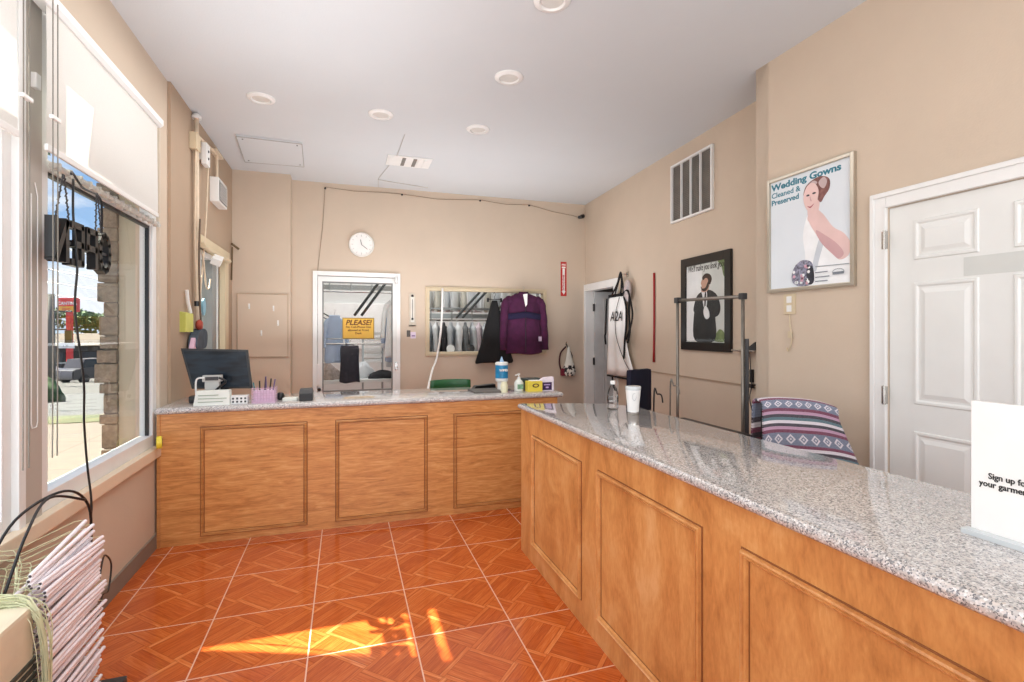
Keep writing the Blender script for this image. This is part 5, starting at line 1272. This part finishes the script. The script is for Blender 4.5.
# ---------------------------------------------------------------- outside
M_stone = stone_mat(); M_stucco = wall_mat('exterior_stucco', s2l(190, 184, 164))
mb = MB(); mb.box(-1.46, -1.24, 4.02, 4.14, -.15, 3.2); mb.box(-1.46, -1.305, 3.9, 8, -.15, 0.0); struct(mb, 'wall_exterior_return', M_stucco)
t = thing('stone_pillar', (-1.53, 4.2, -.15), 'rough ledger stone pillar outside the far shop window', 'pillar'); t['kind'] = 'structure'
rr = random.Random(3); z = -.15; mb = MB()
while z < 3.1:
    h = rr.choice((.09, .11, .13, .16, .07)); x0 = -1.525+rr.uniform(-.03, .025)
    mb.box(x0, -1.425, 3.985+rr.uniform(-.015, .01), 4.17+rr.uniform(-.02, .02), z+.004, z+h-.004, .008)
    mb.box(x0-rr.uniform(-.01, .02), -1.42, 4.185, 4.46+rr.uniform(-.03, .02), z+.004, z+h-.004, .008)
    z += h
mb.build('stacked_stone', M_stone, t)
mb = MB(); mb.box(-1.50, -1.43, 4.0, 4.44, -.15, 3.1); mb.build('mortar_core', simple('mortar', s2l(110, 102, 92), .9), t)
# unseen sun blockers, added and notched to shape the floor and blind sun patches
mb = MB()
def plate(pts): mb.prism([(x, y, 3.02) for x, y in pts], [(x, y, 3.05) for x, y in pts])
plate([(-2.92, 3.245), (-1.74, 3.245), (-1.74, 2.99), (-1.3, 2.99), (-1.3, 4.7), (-2.92, 4.7)])
plate([(-2.92, .8), (-1.75, .8), (-1.75, 2.6), (-1.86, 2.75), (-1.92, 2.885), (-2.92, 3.275)])
struct(mb, 'sun_blocker_1', M_stucco)
mb = MB(); mb.box(-1.53, -1.28, .8, 3.1, 3.02, 3.08); struct(mb, 'sun_blocker_2', M_stucco)  # added unseen strip that ends the sun on the blind
mb = MB(); mb.box(-2.3, -1.32, 6.6, 6.8, -.15, 3.0); struct(mb, 'wall_exterior_pale', wall_mat('pale_exterior_wall', s2l(226, 228, 214), .08))
# ground
def concrete(name, c, joint=None):
    m, nt, b = newmat(name); P = pos(nt); n1 = noise(nt, P, .8, 5, .6); n2 = noise(nt, P, 25, 3)
    col = ramp(nt, n1*.7+n2*.3, [(.3, tuple(v*.85 for v in c)), (.7, c)])
    if joint:
        x, y, z_ = sep(nt, P); e = ((x*1.0+.3)/joint).fract().lt(.02).mx(((y+x*.2)/joint).fract().lt(.02)); col = mixc(nt, e*.5, col, tuple(v*.4 for v in c))
    nt.links.new(col, b.inputs['Base Color']); setin(b, 'Roughness', .9); return m
def ground(name, pts, m):
    mb = MB(); mb.prism([(x, y, z-.1) for x, y, z in pts], [(x, y, z) for x, y, z in pts]); return struct(mb, name, m)
ground('ground_sidewalk', [(-30, -12, -.15), (-1.302, -12, -.15), (-1.302, 10.5, -.15), (-30, 10.5, -.15)], concrete('pale_concrete', s2l(98, 90, 82), 1.6))
mb = MB(); mb.prism([(-30, 10.5, -.25), (-1.6, 10.5, -.25), (-1.6, 11.4, -.25), (-30, 11.4, -.25)], [(-30, 10.5, -.14), (-1.6, 10.5, -.14), (-1.6, 11.4, -.14), (-30, 11.4, -.14)])
o = mb.build('grass_strip', leaf_mat('dry_grass', s2l(52, 62, 28), s2l(82, 84, 50))); tag(o, 'thin strip of dry grass between sidewalk and road outside', 'grass', kind='stuff')
ground('ground_road', [(-60, 11.4, -.2), (20, 11.4, -.2), (20, 26, -1.2), (-60, 26, -1.2)], concrete('road_asphalt', s2l(78, 78, 78)))
ground('ground_far', [(-90, 26, -1.2), (20, 26, -1.2), (20, 120, -6.54), (-90, 120, -6.54)], concrete('far_asphalt', s2l(80, 78, 75)))

# big sign on red pole
t = thing('roadside_sign', (-23.3, 55.0, -2.9), 'tall red roadside pylon sign with yellow lower panel seen through the window', 'sign')
SFd = Vector((1.52, -.5, 0)).normalized(); SF = Fr((-23.3, 55.0, 0), SFd, (SFd.y, -SFd.x, 0))
simple('sign_white_letters', s2l(235, 232, 230), .6); M_sr = simple('sign_bright_red', s2l(214, 46, 46), .5); M_sy = simple('sign_yellow', s2l(224, 168, 50), .5)
mb = MB(); SF.box(mb, -.85, .78, 3.1, 4.35, -.35, 0, .03); mb.build('sign_cabinet', M_sr, t)
mb = MB(); SF.box(mb, -.8, .5, 3.15, 3.6, 0, .03); mb.build('yellow_panel', M_sy, t)
mb = MB(); SF.box(mb, -.18, .22, -2.9, 3.1, -.3, 0); mb.build('pole', M_sr, t)
mb = MB(); SF.box(mb, -.85, .6, -.12, .4, 0, .1); mb.build('lower_placard', simple('sign_white_letters', (0,0,0)), t)
text('CANTINA', SF, -.03, 3.74, .03, .38, simple('sign_white_letters', s2l(150, 148, 146), .6), t, align='CENTER', bold=.012)
text('FOOD', SF, -.1, 3.25, .06, .26, M_sr, t, align='CENTER', bold=.008)
text('1 50', SF, -.12, .03, .1, .28, M_dark, t, align='CENTER')
# utility pole & wires
t = thing('utility_pole', (-15.45, 34.55, -1.7), 'pale grey utility pole across the road', 'utility pole')
mb = MB(); mb.tube([(-15.45, 34.55, -1.7), (-15.45, 34.55, 3.45)], [.26, .2], 12); mb.build('pole', simple('concrete_pole', s2l(92, 91, 86), .8), t, smooth=True)
mb = MB(); mb.tube([(-16.6, 34.95, 2.5), (-14.3, 34.15, 2.5)], .05, 6); mb.tube([(-16.6, 34.95, 1.5), (-14.6, 34.25, 1.5)], .05, 6); mb.build('cross_arm', M_dark, t)
mb = MB(); mb.box(-14.65, -14.35, 34.2, 34.4, .75, 1.45, .03); mb.build('signal_head', simple('signal_yellow', s2l(110, 84, 24), .5), t)
for i in range(5):
    za, zb_ = 3.6+.7*i, 2.8+.45*i
    mb = MB(); mb.tube([(-22, 37.2, za+.3), (-15.45, 34.55, za-.2), (-10, 32.5, zb_)], .02, 4)
    tag(mb.build('power_line', M_dark), 'power line crossing the sky beyond the utility pole', 'power line', 'power lines across the sky')

# cars
def car(name, loc, rz, col, label, s=1.0, suv=False):
    t = thing(name, loc, label, 'car', None, rz)
    L = 4.4*s; W = 1.75*s; hb = 1.5*s if not suv else 1.75*s
    body = [(-.5, .18), (-.5, .5), (-.47, .58), (-.27, .64), (.5-.28, .64), (.46, .52), (.5, .4), (.5, .18)]
    body = [(a*L, b*hb*1.0) for a, b in body]
    cab = [(-.36 if suv else -.3, .62), (-.3 if suv else -.2, .97), (.1, .97), (.24, .62)]; cab = [(a*L, b*hb) for a, b in cab]
    mb = MB(); mb.prism([(a, -W/2, b) for a, b in body], [(a, W/2, b) for a, b in body]); bmesh.ops.bevel(mb.bm, geom=mb.bm.edges[:], offset=.06, segments=2, affect='EDGES'); mb.build('body', col, t, local=True, smooth=True, angle=50)
    mb = MB(); mb.prism([(a, -W/2*.86, b) for a, b in cab], [(a, W/2*.86, b) for a, b in cab]); cbn = mb.build('cabin', col, t, local=True)
    gl = simple('car_glass', s2l(40, 46, 52), .15)
    for sg in (-1, 1):
        mb = MB(); g = [(a*.9-.02*L, b+(-.03 if i in (1, 2) else .01)*hb) for i, (a, b) in enumerate(cab)]
        mb.prism([(a, sg*W/2*.86, b) for a, b in g], [(a, sg*W/2*.88, b) for a, b in g]); mb.build('side_window', gl, cbn, local=True)
    for a in (-.32, .31):
        for sg in (-1, 1):
            mb = MB(); mb.lathe([(.2*s, -.1), (.32*s, -.1), (.33*s, 0), (.32*s, .1), (.18*s, .1)], (a*L, sg*W/2*.92, .33*s), 18, (0, sg, 0)); mb.build('wheel', M_black, t, local=True, smooth=True, angle=40)
    return t
M_cs = simple('car_silver', s2l(104, 108, 112), .3, coat=.6); M_cd = simple('car_dark_green', s2l(52, 58, 56), .3, coat=.6); M_cr = simple('car_dark', s2l(58, 54, 56), .3, coat=.6); M_cw = simple('car_white', s2l(140, 142, 144), .3, coat=.6)
car('parked_car', (-23.66, 56.20, -2.92), R(15), M_cs, 'silver car parked left under the red pylon sign')
car('parked_car', (-24.22, 60.59, -3.16), R(15), M_cs, 'silver grey car parked in the row next to the stone pillar view')
car('parked_truck', (-17.30, 44.63, -2.26), R(60), M_cr, 'dark pickup seen beside the stone pillar in front of the silver cars', 1.0, True)
car('parked_car', (-22.81, 49.61, -2.54), R(15), M_cw, 'white car parked behind the utility pole')

# houses
def house(loc, rz, w, d_, h, rf, label, wc, rc):
    t = thing('house', loc, label, 'building', None, rz)
    mb = MB(); mb.box(-w/2, w/2, -d_/2, d_/2, 0, h); wl = mb.build('wall', wc, t, local=True)
    mb = MB(); e = .5; mb.prism([(-w/2-e, -d_/2-e, h), (w/2+e, -d_/2-e, h), (w/2+e, d_/2+e, h), (-w/2-e, d_/2+e, h)], [(-w/2+w*.12, -.2, h+rf), (w/2-w*.12, -.2, h+rf), (w/2-w*.12, .2, h+rf), (-w/2+w*.12, .2, h+rf)]); mb.build('roof', rc, t, local=True)
    for i in range(3):
        x = -w/2 + w*(i+.5)/3; mb = MB(); mb.box(x-w*.09, x+w*.09, -d_/2-.04, -d_/2+.02, h*.3, h*.8); mb.build('window', simple('dark_house_window', s2l(54, 56, 60), .3), wl, local=True)
house((-27.0, 69.0, -3.65), R(20), 9, 5, 3.5, 1.3, 'low house with a pale hipped roof beyond the parked cars', simple('house_wall_grey', s2l(64, 58, 52), .8), simple('pale_roof', s2l(92, 84, 76), .8))
house((-41.0, 72, -3.8), R(20), 9, 6, 5.0, 1.2, 'grey low building behind the utility pole', simple('house_wall_b', s2l(72, 72, 80), .8), simple('grey_roof', s2l(70, 64, 60), .8))

# trees
M_bark = simple('tree_bark', s2l(92, 78, 64), .9, .2)
def tree(loc, r_, h, label, lm, n=1800, ls=.35, group=None, seed=1, flat_=1.0, trunk=.2):
    t = thing('tree', loc, label, 'tree', group)
    rn = random.Random(seed); mb = MB()
    cs = [(rn.uniform(-.55, .55)*r_, rn.uniform(-.55, .55)*r_, h-r_*flat_+rn.uniform(-.45, .45)*r_*flat_, rn.uniform(.35, .55)*r_) for _ in range(9)]
    for i in range(n):
        c_ = rn.choice(cs); v = Vector((rn.gauss(0, 1), rn.gauss(0, 1), rn.gauss(0, 1))).normalized()*c_[3]*rn.uniform(.7, 1.05)
        p = Vector(c_[:3]) + Vector((v.x, v.y, v.z*flat_*.9))
        a = Vector((rn.gauss(0, 1), rn.gauss(0, 1), rn.gauss(0, 1))).normalized(); b_ = a.orthogonal().normalized()
        s_ = ls*rn.uniform(.6, 1.2)
        mb.poly([p+a*s_*.5, p+b_*s_*.28, p-a*s_*.5, p-b_*s_*.28])
    mb.build('foliage', lm, t, local=True)
    mb = MB(); mb.tube([(0, 0, 0), (.05, 0, h*.35), (0, 0, h*.7)], [trunk, trunk*.8, trunk*.4], 8)
    for i in range(5):
        c_ = cs[i]; mb.tube([(0.03, 0, h*.4), (c_[0]*.6, c_[1]*.6, c_[2]*.85), c_[:3]], [trunk*.5, trunk*.3, trunk*.15], 6)
    mb.build('trunk', M_bark, t, local=True)
L1 = leaf_mat('leaf_mid', s2l(46, 74, 36), s2l(84, 112, 60)); L2 = leaf_mat('leaf_dark', s2l(36, 58, 30), s2l(62, 88, 44)); L3 = leaf_mat('leaf_light', s2l(46, 64, 34), s2l(84, 102, 64))
TL = ['broad green tree beyond the pale roofed house, farthest left', 'bushy green tree right behind the red pylon sign', 'dense green tree rising beside the stone pillar', 'dark green tree between the pylon sign and the utility pole']
for i, (x, y, r_, h, m) in enumerate(((-45, 80, 5, 4.4, L1), (-31.5, 80, 3.2, 4.6, L1), (-25.5, 78, 3.4, 4.4, L2), (-40, 86, 3.6, 5.4, L2))):
    tree((x, y, -4.2), r_, h+4.0, TL[i], m, 1500, .55, None, i+2, .55)
tree((-3.1, 12.2, -.27), 1.45, 3.5, 'small light green tree with sparse leaves next to the stone pillar', L3, 520, .15, None, 21, .45, .06)
tree((-7.3, 14.4, -.42), 1.0, 6.8, 'high sparse tree branch at the upper left of the window view', L3, 300, .16, None, 23, .8, .08)
heap('shrub', 'green hedge behind the parked silver cars', 'shrub', -27.77, 67.02, -3.53, 1.1, 0.8999999999999999, 0.9, L1, 3)
heap('shrub', 'dark hedge below the pale roofed house by the stone pillar', 'shrub', -25.87, 67.45, -3.55, 1.1, 0.96, 1.0, L2, 4)
heap('shrub', 'dark green hedge at the foot of the red pylon sign', 'shrub', -27.52, 63.78, -3.35, 1.2, 0.72, 1.0, L1, 5)
heap('shrub', 'low dark rounded shrub at the roadside, lower left of the window view', 'shrub', -8.45, 18.5, -.72, .52, .5, .72, L2, 9)

# ---------------------------------------------------------------- world, sun, lamps
w = bpy.data.worlds.new('sky'); SC.world = w; w.use_nodes = True; nt = w.node_tree
bg = nt.nodes['Background']; tc = nt.nodes.new('ShaderNodeTexCoord'); G = tc.outputs['Generated']
x_, y_, z_ = sep(nt, G)
sky = ramp(nt, z_, [(0.0, s2l(196, 216, 236)), (.12, s2l(150, 190, 232)), (.5, s2l(84, 140, 212))])
n1 = noise(nt, mapping(nt, G, (1, 1, 2.2), loc=(.35, .1, .2)), 3.6, 7, .58, .3)
cloud = ramp(nt, n1, [(.47, (0, 0, 0)), (.6, (1, 1, 1))])
cs_ = nt.nodes.new('ShaderNodeSeparateColor'); nt.links.new(cloud, cs_.inputs[0])
col = mixc(nt, X(nt, cs_.outputs[0]), sky, s2l(236, 240, 248))
nt.links.new(col, bg.inputs[0]); bg.inputs[1].default_value = 1.25

sd = bpy.data.lights.new('sun', 'SUN'); sd.energy = 28.0; sd.angle = R(.5); sd.color = (1, .95, .80)
so = bpy.data.objects.new('sun', sd); COL.objects.link(so); so.location = (-6, 4, 8)
so.rotation_euler = Vector((.73, -.22, -1)).to_track_quat('-Z', 'Y').to_euler()
def area(name, loc, tgt, sx_, sy_, e, c=(1, 1, 1)):
    l = bpy.data.lights.new(name, 'AREA'); l.shape = 'RECTANGLE'; l.size = sx_; l.size_y = sy_; l.energy = e; l.color = c
    o = bpy.data.objects.new(name, l); COL.objects.link(o); o.location = loc
    o.rotation_euler = (Vector(tgt)-Vector(loc)).to_track_quat('-Z', 'Y').to_euler(); return o
area('front_fill_light', (.7, YF+.15, 1.75), (.9, 4, 1.5), 3.2, 2.0, 66, (.96, .98, 1))  # added fill behind the camera, evens out the room brightness
area('left_fill_light', (-1.05, 1.2, 1.6), (2, 2.2, 1.2), 2.2, 1.8, 24, (.96, .98, 1))  # extra fill lamp inside the window wall, on top of the sky light
area('back_room_light', (.9, 8.0, 2.85), (.9, 7.9, 0), 3.6, 2.0, 62, (1, 1, 1))
area('side_room_light', (4.0, 5.2, 2.45), (4.0, 5.2, 0), .8, .8, 7)
area('rear_fill_uplight', (1.0, 5.3, 1.3), (1.0, 5.3, 4), 3.0, 1.2, 36, (.94, .97, 1))  # added unseen uplight behind the back counter, brightens the rear ceiling
area('ceiling_wash_light', (.7, -.6, 1.2), (.7, .6, 4), 2.6, 1.4, 40, (.94, .97, 1))  # added uplight behind the camera, lifts the ceiling tone
area('left_wash_light', (-.2, 2.6, 2.2), (-.2, 2.6, 4), 1.2, 2.0, 10, (.94, .97, 1))  # another added upward fill, for the ceiling on the left
area('room_fill_light', (.2, 3.6, 3.1), (.2, 3.6, 0), 2.0, 3.0, 40, (1, .98, .95))

# ---------------------------------------------------------------- camera
cd = bpy.data.cameras.new('camera'); cam = bpy.data.objects.new('camera', cd); COL.objects.link(cam)
cam.location = (0, 0, 1.412); cam.rotation_euler = (PI/2, 0, -math.atan(167/508))
cd.sensor_width = 36; cd.lens = 508/1024*36; cd.shift_y = -10/1024; cd.clip_start = .05; cd.clip_end = 400
SC.camera = cam
SC.view_settings.view_transform = 'Standard'; SC.view_settings.look = 'None'; SC.view_settings.exposure = 0.0
SC.cycles.max_bounces = 10; SC.cycles.diffuse_bounces = 5; SC.cycles.transparent_max_bounces = 16; SC.cycles.sample_clamp_indirect = 4

SC.cycles.use_light_tree = False
